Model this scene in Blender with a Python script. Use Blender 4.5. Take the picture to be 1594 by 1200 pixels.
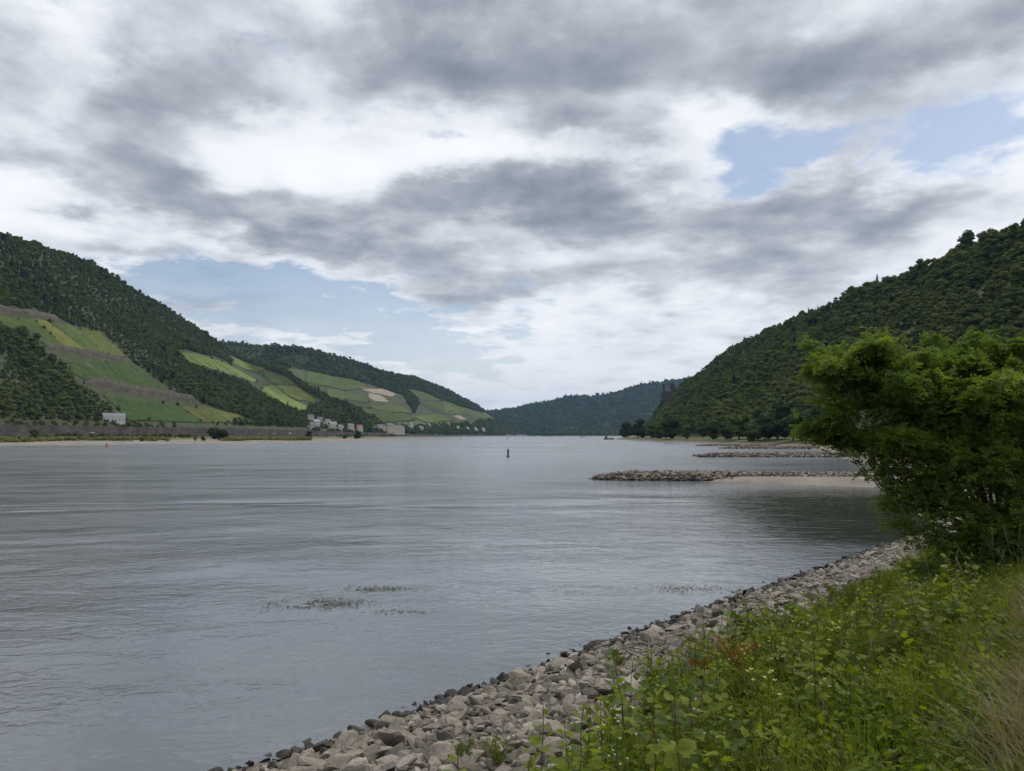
import bpy, bmesh, math, random
import numpy as np
from mathutils import Vector, Matrix, Euler

for o in list(bpy.data.objects): bpy.data.objects.remove(o)
scene = bpy.context.scene
col = scene.collection
R = math.radians

# ------------------------------------------------------------------ camera
EYE = 5.0                       # metres above the river
cam_d = bpy.data.cameras.new('camera'); cam = bpy.data.objects.new('camera', cam_d); col.objects.link(cam)
cam_d.sensor_width = 36.0; cam_d.lens = 24.32
cam_d.clip_start = 0.1; cam_d.clip_end = 30000
cam.location = (0, 0, EYE); cam.rotation_euler = (R(90 + 4.09), 0, 0)
scene.camera = cam

# ------------------------------------------------------------------ sun + sky
SUN_EL, SUN_AZ = 56.0, 48.0      # azimuth measured from +Y (view direction) towards +X
sd = bpy.data.lights.new('sun', 'SUN'); sun = bpy.data.objects.new('sun', sd); col.objects.link(sun)
sd.energy = 1.5; sd.angle = R(12); sd.color = (1.0, 0.95, 0.87)
_s = Vector((math.sin(R(SUN_AZ)) * math.cos(R(SUN_EL)), math.cos(R(SUN_AZ)) * math.cos(R(SUN_EL)), math.sin(R(SUN_EL))))
sun.rotation_euler = _s.to_track_quat('Z', 'Y').to_euler()

world = bpy.data.worlds.new('World'); scene.world = world; world.use_nodes = True

def build_sky():
    nt = world.node_tree; N = nt.nodes; L = nt.links; N.clear()
    def nd(t, **kw):
        n = N.new(t)
        for k, v in kw.items(): setattr(n, k, v)
        return n
    def val(sock, v): 
        if hasattr(v, 'is_output') or isinstance(v, bpy.types.NodeSocket): L.new(v, sock)
        else: sock.default_value = v
    def m(op, a, b=0.0, c=None, clamp=False):
        n = nd('ShaderNodeMath', operation=op, use_clamp=clamp); val(n.inputs[0], a); val(n.inputs[1], b)
        if c is not None: val(n.inputs[2], c)
        return n.outputs[0]
    def vm(op, a, b=None, out=0):
        n = nd('ShaderNodeVectorMath', operation=op); val(n.inputs[0], a)
        if b is not None: val(n.inputs[1], b)
        return n.outputs[out]
    def comb(x, y, z):
        n = nd('ShaderNodeCombineXYZ'); val(n.inputs[0], x); val(n.inputs[1], y); val(n.inputs[2], z); return n.outputs[0]
    def noise(vec, scale, detail, rough, lac=2.0, dist=0.0, color=False):
        n = nd('ShaderNodeTexNoise'); n.noise_dimensions = '3D'
        val(n.inputs['Vector'], vec); n.inputs['Scale'].default_value = scale; n.inputs['Detail'].default_value = detail
        n.inputs['Roughness'].default_value = rough; n.inputs['Lacunarity'].default_value = lac; n.inputs['Distortion'].default_value = dist
        return n.outputs['Color'] if color else n.outputs['Fac']
    def mr(v, a, b, c, d, smooth=True):
        n = nd('ShaderNodeMapRange', interpolation_type='SMOOTHSTEP' if smooth else 'LINEAR')
        val(n.inputs[0], v); 
        for i, q in enumerate((a, b, c, d)): n.inputs[1 + i].default_value = q
        return n.outputs[0]
    geo = nd('ShaderNodeTexCoord')
    d = geo.outputs['Generated']
    sx = nd('ShaderNodeSeparateXYZ'); L.new(d, sx.inputs[0])
    x, y, z = sx.outputs
    zc = m('MAXIMUM', z, 0.0)
    az = m('MULTIPLY', m('ARCTAN2', x, y), 57.29578)           # degrees, 0 = +Y
    el = m('MULTIPLY', m('ARCSINE', z), 57.29578)
    # cloud deck seen in perspective
    inv = m('DIVIDE', 1.0, m('ADD', zc, 0.16))
    deck = comb(m('MULTIPLY', x, inv), m('MULTIPLY', y, inv), 0.0)
    wcol = noise(deck, 2.2, 6.0, 0.58, color=True)
    wsub = vm('SUBTRACT', wcol, (0.5, 0.5, 0.5))
    ang = comb(az, el, 0.0)
    angw = vm('ADD', ang, vm('MULTIPLY', wsub, (26.0, 13.0, 0.0)))
    def blobs(lst):
        tot = None
        for (a0, e0, sa, se, w) in lst:
            q = vm('MULTIPLY', vm('SUBTRACT', angw, (a0, e0, 0)), (1 / sa, 1 / se, 0))
            g = mr(vm('LENGTH', q, out=1), 1.25, 0.1, 0.0, w)
            tot = g if tot is None else m('ADD', tot, g)
        return tot
    # grey undersides: broad banks plus the general unevenness of the deck
    big = noise(deck, 0.85, 7.0, 0.50)
    mid = noise(vm('ADD', deck, (7.3, 2.1, 0)), 2.2, 10.0, 0.56)
    fine = noise(vm('ADD', deck, (1.7, 5.1, 0)), 7.5, 8.0, 0.60)
    dark = m('ADD', m('ADD', m('MULTIPLY', m('SUBTRACT', big, 0.5), 1.3), m('MULTIPLY', m('SUBTRACT', mid, 0.5), 1.35)), m('MULTIPLY', m('SUBTRACT', fine, 0.5), 0.40))
    puff = m('ABSOLUTE', m('SUBTRACT', m('MULTIPLY', noise(vm('ADD', deck, (5.3, 1.9, 0)), 1.9, 10.0, 0.52), 2.0), 1.0))      # lumpy cumulus relief
    dark = m('ADD', dark, m('MULTIPLY', m('SUBTRACT', puff, 0.18), 0.95))
    dark = m('ADD', m('ADD', dark, 0.16), blobs(CLOUD_BANKS))
    # openings to the blue
    big2 = noise(vm('ADD', deck, (11.2, 4.4, 0)), 1.3, 8.0, 0.56)
    fine2 = noise(vm('ADD', deck, (3.9, 8.8, 0)), 5.2, 10.0, 0.62)
    opn = m('ADD', m('MULTIPLY', m('SUBTRACT', big2, 0.5), 1.1), m('MULTIPLY', m('SUBTRACT', fine2, 0.5), 2.1))
    opn = m('SUBTRACT', m('ADD', opn, blobs(CLOUD_GAPS)), m('MULTIPLY', m('MAXIMUM', dark, 0.0), 0.35))
    cover = mr(opn, 0.16, 0.80, 1.0, 0.06)
    ramp = nd('ShaderNodeValToRGB'); cr = ramp.color_ramp; cr.interpolation = 'B_SPLINE'
    stops = [(0.00, (0.84, 0.86, 0.89)), (0.24, (0.77, 0.795, 0.84)), (0.42, (0.655, 0.685, 0.735)), (0.58, (0.47, 0.505, 0.56)), (0.74, (0.33, 0.36, 0.415)), (0.89, (0.25, 0.28, 0.33)), (1.0, (0.195, 0.22, 0.268))]
    while len(cr.elements) < len(stops): cr.elements.new(0.5)
    for e, (p, c) in zip(cr.elements, stops): e.position = p; e.color = (*c, 1)
    L.new(mr(dark, -0.46, 1.10, 0.0, 1.0, smooth=False), ramp.inputs[0])
    # distant cloud near the horizon melts into a pale even veil
    hz = mr(el, 0.0, 10.0, 0.6, 0.0)
    mixc = nd('ShaderNodeMix', data_type='RGBA'); L.new(hz, mixc.inputs['Factor']); L.new(ramp.outputs[0], mixc.inputs[6]); mixc.inputs[7].default_value = (0.57, 0.60, 0.65, 1)
    sky = nd('ShaderNodeTexSky', sky_type='NISHITA'); sky.sun_disc = False
    sky.sun_elevation = R(SUN_EL); sky.sun_rotation = R(SUN_AZ); sky.air_density = 1.0; sky.dust_density = 1.2; sky.ozone_density = 0.5
    b1 = nd('ShaderNodeBackground'); L.new(sky.outputs[0], b1.inputs[0]); b1.inputs[1].default_value = 0.088
    b2 = nd('ShaderNodeBackground'); L.new(mixc.outputs[2], b2.inputs[0]); b2.inputs[1].default_value = 0.94
    veil = m('MAXIMUM', cover, mr(el, 0.0, 17.0, 0.62, 0.10))
    mx = nd('ShaderNodeMixShader'); L.new(veil, mx.inputs[0]); L.new(b1.outputs[0], mx.inputs[1]); L.new(b2.outputs[0], mx.inputs[2])
    out = nd('ShaderNodeOutputWorld'); L.new(mx.outputs[0], out.inputs[0])
# azimuth, elevation, half width, half height, weight
CLOUD_BANKS = [(-24.5, 25.5, 9, 4.2, 0.59), (-32, 21.0, 12, 2.6, 0.35), (-30, 18.0, 15, 3.0, 0.73), (-17, 16.0, 10, 1.7, 0.61),
    (6, 30.2, 27, 5.2, 0.71), (-10, 30.5, 12, 3.5, 0.41), (27, 27.5, 15, 3.6, 0.47), (39, 26.5, 7, 6, 0.52), (7, 24.0, 8, 2.0, 0.50),
    (-4, 19.0, 18, 2.6, 0.52), (10, 17.6, 24, 3.2, 0.50), (27, 16.5, 16, 3.4, 0.54), (14, 12.8, 22, 3.2, 0.47), (-4, 12.4, 12, 2.4, 0.35), (-10, 14.6, 10, 1.8, 0.35), (-27, 13.4, 9, 2.0, 0.47), (-39, 24, 5, 4, 0.29),
    (-34, 29.0, 6, 3.5, -0.29), (-16, 22.4, 12, 3.0, -0.35), (-4, 22.2, 10, 2.0, -0.33), (17, 24.5, 9, 1.8, -0.24), (-36, 16.0, 6, 1.8, -0.26), (0, 6, 22, 4, -0.24)]
CLOUD_GAPS = [(21, 22.4, 7.5, 3.2, .74), (29, 21.0, 9, 2.4, .66), (33, 25.0, 6, 3.2, .62), (-20.0, 29.0, 4.0, 1.6, .22), (-4, 23.4, 4, 1.0, .35),
    (-25, 11.5, 13, 3.2, .80), (-13, 9.5, 17, 4.2, .90), (-5, 6.0, 12, 2.6, .45), (-21, 15.5, 5, .9, .35)]
build_sky()
scene.view_settings.view_transform = 'Standard'; scene.view_settings.look = 'None'
scene.view_settings.exposure = 0.34; scene.view_settings.gamma = 1.0
scene.view_settings.use_curve_mapping = False
scene.render.engine = 'CYCLES'
cy = scene.cycles
cy.use_denoising = True
try: cy.denoiser = 'OPENIMAGEDENOISE'
except Exception: pass
cy.max_bounces = 6; cy.diffuse_bounces = 3; cy.glossy_bounces = 3; cy.transmission_bounces = 3; cy.transparent_max_bounces = 6; cy.volume_bounces = 0
cy.caustics_reflective = False; cy.caustics_refractive = False
# ------------------------------------------------------------------ terrain shapes (plain numpy)
_perm = np.random.RandomState(11).rand(256, 256)
def vnoise(x, y):
    xi = np.floor(x).astype(int); yi = np.floor(y).astype(int); fx = x - xi; fy = y - yi
    fx = fx * fx * (3 - 2 * fx); fy = fy * fy * (3 - 2 * fy)
    g = lambda i, j: _perm[i & 255, j & 255]
    return (g(xi, yi) * (1 - fx) + g(xi + 1, yi) * fx) * (1 - fy) + (g(xi, yi + 1) * (1 - fx) + g(xi + 1, yi + 1) * fx) * fy
def fbm(x, y, o=4):
    s = 0; a = .5
    for _ in range(o): s = s + a * vnoise(x, y); x = x * 2.03 + 17.1; y = y * 2.03 + 5.7; a *= .5
    return s - .47

class Hill:
    """a valley side lofted from a foot line to a ridge line, falling away again behind the ridge"""
    def __init__(s, sections, back=0.7, amp=14.0, freq=1 / 140.0, conc=1.15, seed=0):
        a = np.array(sections, float); s.F = a[:, :3]; s.Rg = a[:, 3:]; s.n = len(a); s.back = back; s.amp = amp; s.freq = freq; s.conc = conc; s.seed = seed
    def _c(s, A, u):
        t = np.clip(u, 0, 1) * (s.n - 1); i = np.clip(t.astype(int), 0, s.n - 2); f = (t - i)[..., None]
        p0 = A[np.clip(i - 1, 0, s.n - 1)]; p1 = A[i]; p2 = A[i + 1]; p3 = A[np.clip(i + 2, 0, s.n - 1)]
        return .5 * (2 * p1 + (p2 - p0) * f + (2 * p0 - 5 * p1 + 4 * p2 - p3) * f ** 2 + (3 * p1 - p0 - 3 * p2 + p3) * f ** 3)
    def P(s, u, v):
        u = np.asarray(u, float); v = np.asarray(v, float)
        f = s._c(s.F, u); r = s._c(s.Rg, u)
        xy = f[..., :2] + (r - f)[..., :2] * v[..., None]
        h = r[..., 2] - f[..., 2]
        vv = np.clip(v, 0, 1)
        up = vv ** s.conc
        k = np.clip((vv - .72) / .28, 0, 1); k = k * k * (3 - 2 * k)
        prof = up * (1 - k) + (1 - 1.4 * (1 - vv) ** 2) * k
        prof = np.where(v > 1, 1 - 1.1 * (v - 1) ** 1.4, prof)
        nz = fbm(xy[..., 0] * s.freq + s.seed, xy[..., 1] * s.freq) * s.amp * 2
        gate = np.clip(np.sin(np.pi * np.clip(v, 0, 1)), 0, 1) * np.clip(h / 120, 0.1, 1)
        z = f[..., 2] + h * prof + nz * gate
        z = np.where(v < 0, f[..., 2] + v * 400, z)
        return np.stack([xy[..., 0], xy[..., 1], z], -1)

TR = 6.5   # crowns stand on the ridge
left_hill = Hill([
    (-455, 230, 14, -815, 250, 290), (-443, 470, 14, -805, 500, 296), (-415, 680, 14, -795, 760, 300), (-384, 900, 14, -777, 1050, 311 - TR),
    (-373, 1000, 14, -778, 1200, 318 - TR), (-362, 1090, 14, -776, 1400, 297 - TR), (-353, 1160, 14, -772, 1580, 274 - TR), (-346, 1220, 14, -727, 1750, 222 - TR),
    (-338, 1270, 14, -636, 1700, 184 - TR), (-330, 1310, 14, -548, 1650, 160 - TR), (-322, 1345, 14, -463, 1580, 116 - TR), (-312, 1375, 13, -358, 1500, 74 - TR), (-296, 1412, 10, -300, 1425, 14)],
    amp=11, conc=1.08, seed=3)
middle_hill = Hill([
    (-560, 1440, 14, -1150, 2200, 330), (-430, 1490, 13, -1000, 2350, 317 - TR), (-325, 1560, 12, -722, 2450, 305 - TR), (-270, 1780, 10, -504, 2750, 255 - TR), (-228, 2000, 9, -404, 2950, 242 - TR),
    (-182, 2300, 8, -290, 3200, 205 - TR), (-130, 2650, 8, -155, 3500, 137 - TR), (-72, 3100, 6, -10, 3800, 50 - TR), (0, 3500, 3, 60, 3950, 6)],
    amp=13, freq=1 / 220., conc=1.05, seed=21)
right_hill = Hill([
    (235, 40, 5, 420, 60, 150), (205, 180, 5, 365, 220, 146), (178, 300, 5, 352, 360, 146), (163, 420, 5, 350, 474, 153 - TR - 6), (156, 500, 5, 356, 550, 154 - TR - 6), (152, 600, 5, 358, 650, 157 - TR - 6),
    (156, 720, 5, 353, 765, 155 - TR - 6), (174, 920, 5, 350, 1040, 152 - TR - 6), (190, 1010, 5, 316, 1120, 119 - TR - 6), (206, 1090, 4, 294, 1200, 98 - TR - 6), (222, 1170, 4, 272, 1250, 72 - TR - 6), (236, 1240, 3, 257, 1290, 38 - TR - 6), (246, 1300, 2, 250, 1320, 4)],
    amp=8, freq=1 / 90., conc=1.0, seed=40)
far_hill = Hill([
    (-900, 3900, 2, -900, 4700, 120), (-330, 3800, 2, -420, 4700, 150), (-40, 3800, 2, -100, 4700, 170 - TR), (180, 3800, 2, 200, 4700, 222 - TR), (380, 3800, 2, 410, 4750, 265 - TR), (560, 3800, 2, 640, 4750, 275 - TR),
    (760, 3750, 2, 850, 4800, 338 - TR), (1000, 3700, 2, 1110, 4800, 378 - TR), (1300, 3600, 2, 1400, 4800, 395), (1900, 3400, 2, 2100, 4700, 390), (2600, 3200, 2, 2900, 4500, 380)],
    amp=22, freq=1 / 330., conc=.95, seed=60)

LEFT_BANK = np.array([(100, -428), (200, -424), (470, -412), (700, -382), (900, -352), (1100, -330), (1300, -302), (1420, -266), (1600, -254), (1800, -232), (2000, -200), (2300, -154), (2700, -102), (3100, -44), (3500, 16), (3900, 80)], float)
def left_bank_x(Y): return np.interp(Y, LEFT_BANK[:, 0], LEFT_BANK[:, 1])
SHORE = np.array([(-60, -74.85), (32, 17.15), (48, 28), (64, 38), (110, 58), (170, 78), (250, 108), (320, 122), (390, 112), (540, 104), (770, 114), (1000, 152), (1150, 190), (1290, 234), (1400, 300), (1700, 520), (2200, 900), (3000, 1500), (3600, 2000)], float)
def shore_x(Y): return np.interp(Y, SHORE[:, 0], SHORE[:, 1])

S2 = math.sqrt(2)
def near_s(x, y): return (x - y + 14.85) / S2          # metres up the bank from the waterline
def near_a(x, y): return (x + y) / S2                # metres along it
def near_xy(s, a): return (a + s - 14.85 / S2) / S2, (a - s + 14.85 / S2) / S2
def bank_z(s, a):
    z = np.interp(s, [-8, 0, 5, 7.5, 10.2, 14, 60], [-2.6, 0, 1.42, 2.35, 3.3, 3.5, 4.2])
    return z + .16 * fbm(s * .55 + 9, a * .55, 3) * np.clip(s * .6 + .3, 0.1, 1) + .08 * fbm(s * 2.1, a * 2.1 + 3, 2)
def ground_z(x, y): return bank_z(near_s(np.asarray(x, float), np.asarray(y, float)), near_a(np.asarray(x, float), np.asarray(y, float)))
# field and wall outlines in the hills' own coordinates (along the valley, up the slope)
FIELDS = [
    dict(hill='left', tone='green', label='green vineyard at the left edge below the uppermost terrace wall',
         uv=[(0.1831, 0.466), (0.1881, 0.468), (0.2025, 0.464), (0.2044, 0.338), (0.1944, 0.346), (0.1919, 0.386), (0.1837, 0.43), (0.1787, 0.428)]),
    dict(hill='left', tone='yellow', label='yellowish vineyard strip sloping between two green ones, upper left',
         uv=[(0.2025, 0.464), (0.2094, 0.462), (0.2144, 0.34), (0.2044, 0.338)]),
    dict(hill='left', tone='green', label='green vineyard strip right of the yellowish one, upper left hill',
         uv=[(0.2094, 0.462), (0.2294, 0.494), (0.2256, 0.354), (0.2144, 0.34)]),
    dict(hill='left', tone='olive', label='olive vineyard strip with pale path against the forest edge, upper left hill',
         uv=[(0.2294, 0.494), (0.2456, 0.498), (0.245, 0.366), (0.2256, 0.354)]),
    dict(hill='left', tone='deep', label='large dark green vineyard between two terrace walls on the left hill',
         uv=[(0.1988, 0.284), (0.2406, 0.324), (0.2519, 0.174), (0.2156, 0.19), (0.1956, 0.208), (0.1919, 0.242)]),
    dict(hill='left', tone='deep', label='dark green lowest vineyard right behind the grey roofed house',
         uv=[(0.1956, 0.138), (0.2225, 0.136), (0.2412, 0.124), (0.2431, 0.032), (0.1906, 0.03), (0.195, 0.082)]),
    dict(hill='left', tone='olive', label='olive lowest vineyard at the foot of the forest, above the railway wall',
         uv=[(0.2425, 0.124), (0.3387, 0.084), (0.3606, 0.04), (0.2437, 0.032)]),
    dict(hill='left', tone='bright', label='bright green vineyard wedge in the forest near the top of the left hill',
         uv=[(0.3838, 0.502), (0.525, 0.616), (0.5894, 0.568), (0.5369, 0.458), (0.4019, 0.416), (0.3706, 0.418)]),
    dict(hill='left', tone='bright', label='small bright vineyard right under the left hill ridge',
         uv=[(0.565, 0.83), (0.6756, 0.86), (0.6325, 0.77), (0.5794, 0.756), (0.5537, 0.742)]),
    dict(hill='left', tone='bright', label='bright green vineyard strip above the village on the spur',
         uv=[(0.5813, 0.486), (0.6488, 0.624), (0.7113, 0.346), (0.6669, 0.246), (0.5681, 0.178), (0.5212, 0.29)]),
    dict(hill='left', tone='olive', label='olive green vineyard strip beside the wooded end of the spur',
         uv=[(0.6613, 0.642), (0.76, 0.754), (0.8438, 0.722), (0.7856, 0.532), (0.705, 0.472)]),
    dict(hill='middle', tone='dusky', label='dusky uppermost vineyard below the middle hill forest, left end',
         uv=[(0.1769, 0.708), (0.2213, 0.65), (0.2056, 0.494), (0.1862, 0.55), (0.1756, 0.604)]),
    dict(hill='middle', tone='green', label='green uppermost vineyard of the middle hill above the bare fields',
         uv=[(0.2225, 0.652), (0.2669, 0.64), (0.3237, 0.634), (0.3063, 0.542), (0.2694, 0.458), (0.2075, 0.494)]),
    dict(hill='middle', tone='green', label='green vineyard on the left flank of the middle hill',
         uv=[(0.1756, 0.576), (0.205, 0.482), (0.2331, 0.432), (0.2219, 0.336), (0.2019, 0.398), (0.1844, 0.478)]),
    dict(hill='middle', tone='dusky', label='dusky vineyard just left of the bare fields',
         uv=[(0.2356, 0.434), (0.2725, 0.448), (0.2963, 0.456), (0.3094, 0.416), (0.3044, 0.356), (0.2594, 0.324), (0.2238, 0.336)]),
    dict(hill='middle', tone='olive', label='olive vineyard below the pale bare fields of the middle hill',
         uv=[(0.3069, 0.36), (0.3937, 0.408), (0.4281, 0.302), (0.3456, 0.274), (0.2981, 0.27)]),
    dict(hill='middle', tone='green', label='narrow green vineyard band across the middle hill',
         uv=[(0.2044, 0.368), (0.2206, 0.326), (0.2581, 0.312), (0.3031, 0.344), (0.2956, 0.268), (0.2388, 0.292), (0.2256, 0.304)]),
    dict(hill='middle', tone='green', label='green vineyard right above the large pale hotel',
         uv=[(0.2375, 0.282), (0.2944, 0.26), (0.4256, 0.278), (0.4325, 0.194), (0.3044, 0.104), (0.2787, 0.208)]),
    dict(hill='middle', tone='bright', label='bright low vineyard strip just right of the hotel',
         uv=[(0.3287, 0.11), (0.4363, 0.172), (0.4863, 0.15), (0.4813, 0.104), (0.3306, 0.074)]),
    dict(hill='middle', tone='green', label='green low vineyard above the right shore village',
         uv=[(0.4913, 0.154), (0.6212, 0.248), (0.7362, 0.42), (0.7163, 0.244), (0.5012, 0.106)]),
    dict(hill='middle', tone='olive', label='olive vineyard beside the thin terrace wall, right part of middle hill',
         uv=[(0.5856, 0.624), (0.6531, 0.66), (0.7163, 0.504), (0.6162, 0.36), (0.5825, 0.354), (0.655, 0.536)]),
    dict(hill='left', tone='green', label='green vineyard patch just below the ridge of the spur',
         uv=[(0.6663, 0.834), (0.7425, 0.822), (0.7625, 0.77), (0.6644, 0.658), (0.6456, 0.734)]),
    dict(hill='left', tone='green', label='thin green vineyard at the outer edge of the spur',
         uv=[(0.7644, 0.756), (0.8256, 0.788), (0.8575, 0.748), (0.8488, 0.732), (0.7938, 0.77)]),
    dict(hill='middle', tone='soil', label='small pale bare field high on the middle hill',
         uv=[(0.2781, 0.556), (0.3044, 0.572), (0.3194, 0.562), (0.29, 0.524)]),
    dict(hill='middle', tone='soil', label='upper pale bare field on the middle hill',
         uv=[(0.3056, 0.532), (0.3506, 0.622), (0.3975, 0.578), (0.3625, 0.516), (0.3287, 0.512)]),
    dict(hill='middle', tone='soil', label='lower pale bare field on the middle hill',
         uv=[(0.3138, 0.498), (0.3412, 0.494), (0.3563, 0.418), (0.3231, 0.398), (0.3125, 0.436)]),
    dict(hill='middle', tone='dusky', label='dusky vineyard at the forest edge right of the bare fields',
         uv=[(0.4331, 0.738), (0.5338, 0.726), (0.5856, 0.632), (0.4969, 0.526)]),
    dict(hill='middle', tone='green', label='green vineyard beside the diagonal hedge, right part of middle hill',
         uv=[(0.4856, 0.5), (0.5806, 0.598), (0.6494, 0.514), (0.5775, 0.352), (0.5256, 0.408)]),
    dict(hill='middle', tone='bright', label='bright low vineyard above the shore trees of the middle hill',
         uv=[(0.4244, 0.26), (0.5575, 0.338), (0.6219, 0.264), (0.4888, 0.174)]),
    dict(hill='middle', tone='dusky', label='dusky rightmost vineyard of the middle hill',
         uv=[(0.6531, 0.66), (0.7506, 0.842), (0.8163, 0.93), (0.7163, 0.504)]),
    dict(hill='middle', tone='soil', label='small pale field near the right end of the middle hill',
         uv=[(0.6212, 0.356), (0.6569, 0.404), (0.6937, 0.344), (0.6588, 0.284)]),
    dict(hill='middle', tone='soil', label='thin pale track at the right end of the middle hill',
         uv=[(0.7325, 0.872), (0.7462, 0.906), (0.805, 0.912), (0.7931, 0.854)]),
]
WALLS = [
    dict(hill='left', h=9, label='uppermost long grey terrace wall at the left edge of the hill',
         uv=[(0.185, 0.486), (0.1906, 0.49), (0.2025, 0.48), (0.2206, 0.484)]),
    dict(hill='left', h=8, label='second terrace wall below the striped vineyards',
         uv=[(0.1925, 0.334), (0.2131, 0.326), (0.2412, 0.338)]),
    dict(hill='left', h=13, label='lowest brown terrace wall above the dark green vineyard',
         uv=[(0.1931, 0.19), (0.2131, 0.174), (0.2456, 0.158), (0.2712, 0.132)]),
    dict(hill='left', h=3, label='low terrace wall under the bright vineyard wedge',
         uv=[(0.3962, 0.4), (0.4675, 0.424), (0.5425, 0.462)]),
    dict(hill='left', h=5, label='short grey wall below the ridge of the spur',
         uv=[(0.5138, 0.384), (0.6281, 0.606), (0.7331, 0.762)]),
    dict(hill='left', h=4, label='short terrace wall beside the wooded end of the spur',
         uv=[(0.6956, 0.444), (0.7612, 0.502), (0.8575, 0.748)]),
    dict(hill='middle', h=6, label='dark terrace wall across the middle hill vineyards',
         uv=[(0.2388, 0.292), (0.2906, 0.308), (0.3481, 0.374)]),
    dict(hill='middle', h=6, label='thin terrace wall in the right part of the middle hill',
         uv=[(0.4756, 0.504), (0.525, 0.552), (0.5906, 0.646)]),
]
CLEARINGS = [
    dict(hill='left', uv=[(0.1862, 0.496), (0.2231, 0.502), (0.2506, 0.506), (0.2456, 0.358), (0.255, 0.178), (0.2806, 0.136), (0.3569, 0.034), (0.1856, 0.012), (0.19, 0.078), (0.1919, 0.19), (0.1919, 0.246), (0.1931, 0.338), (0.1913, 0.382), (0.1837, 0.426), (0.1781, 0.422)]),
    dict(hill='left', uv=[(0.5681, 0.818), (0.6663, 0.834), (0.7425, 0.822), (0.85, 0.728), (0.6806, 0.242), (0.5719, 0.168), (0.515, 0.276), (0.5056, 0.362), (0.545, 0.672)]),
    dict(hill='left', uv=[(0.3813, 0.512), (0.5369, 0.678), (0.6063, 0.58), (0.52, 0.398), (0.3838, 0.364), (0.3525, 0.376)]),
    dict(hill='middle', uv=[(0.1775, 0.716), (0.2669, 0.646), (0.3237, 0.642), (0.4056, 0.596), (0.4388, 0.31), (0.4363, 0.182), (0.3031, 0.094), (0.2775, 0.196), (0.2162, 0.32), (0.1794, 0.552)]),
    dict(hill='middle', uv=[(0.4325, 0.746), (0.5863, 0.65), (0.6538, 0.682), (0.82, 0.936), (0.7462, 0.432), (0.7169, 0.22), (0.5006, 0.098), (0.3231, 0.068), (0.3044, 0.098), (0.4238, 0.252), (0.4856, 0.5)]),
]
# houses: x, y, z, turn, length, width, height, roof height, wall, roof, label
HOUSES = [(-385, 1322, 33.5, .5, 12, 9, 7, 4, 'white', 'slate', 'topmost white house of the village below the spur'), (-364.7, 1287, 23, .9, 13, 9, 7, 4, 'white', 'light', 'leftmost white house of the village, pale roof'),
    (-372, 1338, 29, .6, 11, 9, 7, 4, 'cream', 'slate', 'cream house between the white village houses'), (-355, 1331, 24, .8, 12, 9, 7.5, 4, 'white', 'slate', 'white house with slate roof in the middle of the village'),
    (-343, 1324, 19.4, .7, 14, 10, 7, 4, 'white', 'light', 'white house with pale roof low in the village'), (-352, 1215, 17, 1.1, 11, 8, 6, 3.5, 'grey', 'slate', 'small grey house by the railway left of the village'),
    (-329, 1326, 14.3, .9, 12, 9, 6.5, 4, 'white', 'slate', 'white house down by the railway in the village'), (-320, 1370, 15.6, .8, 13, 9, 8, 4, 'cream', 'slate', 'cream house at the right end of the village'), (-309, 1401, 14.5, .7, 12, 9, 7, 4, 'white', 'red', 'white house with red roof left of the hotel'),
    (-278, 1901, 25, .9, 14, 10, 8, 5, 'white', 'slate', 'white house right of the hotel among trees'), (-256.5, 1943, 18, .9, 13, 10, 7, 5, 'cream', 'slate', 'cream house right of the hotel close to the shore'), (-250, 2074, 27, 1.0, 15, 10, 8, 5, 'white', 'slate', 'white house up the slope in the right shore village'),
    (-231, 2157, 24, 1.0, 15, 11, 8, 5, 'white', 'light', 'white pale roofed house in the shore village'), (-217, 2329, 34, 1.0, 15, 11, 8, 5, 'cream', 'red', 'red roofed cream house up the slope near the right end'), (-190, 2403, 24, 1.0, 16, 11, 8, 5, 'white', 'slate', 'white house with slate roof near the right end of the shore village'),
    (-166, 2540, 22, 1.0, 17, 11, 8, 5, 'white', 'slate', 'white house third from the right end of the shore'), (-143, 2658, 19, 1.0, 20, 12, 9, 5, 'white', 'light', 'long white house second from the right end of the shore'), (-121, 2843, 22, 1.0, 18, 12, 9, 5, 'white', 'red', 'rightmost white house on the far left shore')]
# ------------------------------------------------------------------ helpers
rng = np.random.RandomState(5)
def mesh_np(name, V, F, mats=None, mat_idx=None, smooth=False):
    """V (n,3), F: list of int arrays (k,3) / (k,4) or one such array"""
    me = bpy.data.meshes.new(name)
    V = np.ascontiguousarray(V, dtype=np.float32)
    Fs = [np.asarray(f, dtype=np.int32) for f in (F if isinstance(F, list) else [F]) if len(f)]
    loops = np.concatenate([f.ravel() for f in Fs]) if Fs else np.zeros(0, np.int32)
    sizes = np.concatenate([np.full(len(f), f.shape[1], np.int32) for f in Fs]) if Fs else np.zeros(0, np.int32)
    starts = np.concatenate([[0], np.cumsum(sizes)[:-1]]).astype(np.int32) if len(sizes) else sizes
    me.vertices.add(len(V)); me.vertices.foreach_set('co', V.ravel())
    me.loops.add(len(loops)); me.loops.foreach_set('vertex_index', loops)
    me.polygons.add(len(sizes)); me.polygons.foreach_set('loop_start', starts)
    try: me.polygons.foreach_set('loop_total', sizes)
    except Exception: pass
    if mat_idx is not None: me.polygons.foreach_set('material_index', np.asarray(mat_idx, np.int32))
    me.polygons.foreach_set('use_smooth', np.full(len(sizes), bool(smooth)))
    for m in (mats or []): me.materials.append(m)
    me.update(calc_edges=True); me.validate()
    return me
def link(name, data, parent=None, loc=None):
    o = bpy.data.objects.new(name, data); col.objects.link(o)
    if parent is not None: o.parent = parent
    if loc is not None: o.location = loc
    return o
def tag(o, label=None, cat=None, group=None, kind=None):
    if label: o['label'] = label
    if cat: o['category'] = cat
    if group: o['group'] = group
    if kind: o['kind'] = kind
    return o
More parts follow.
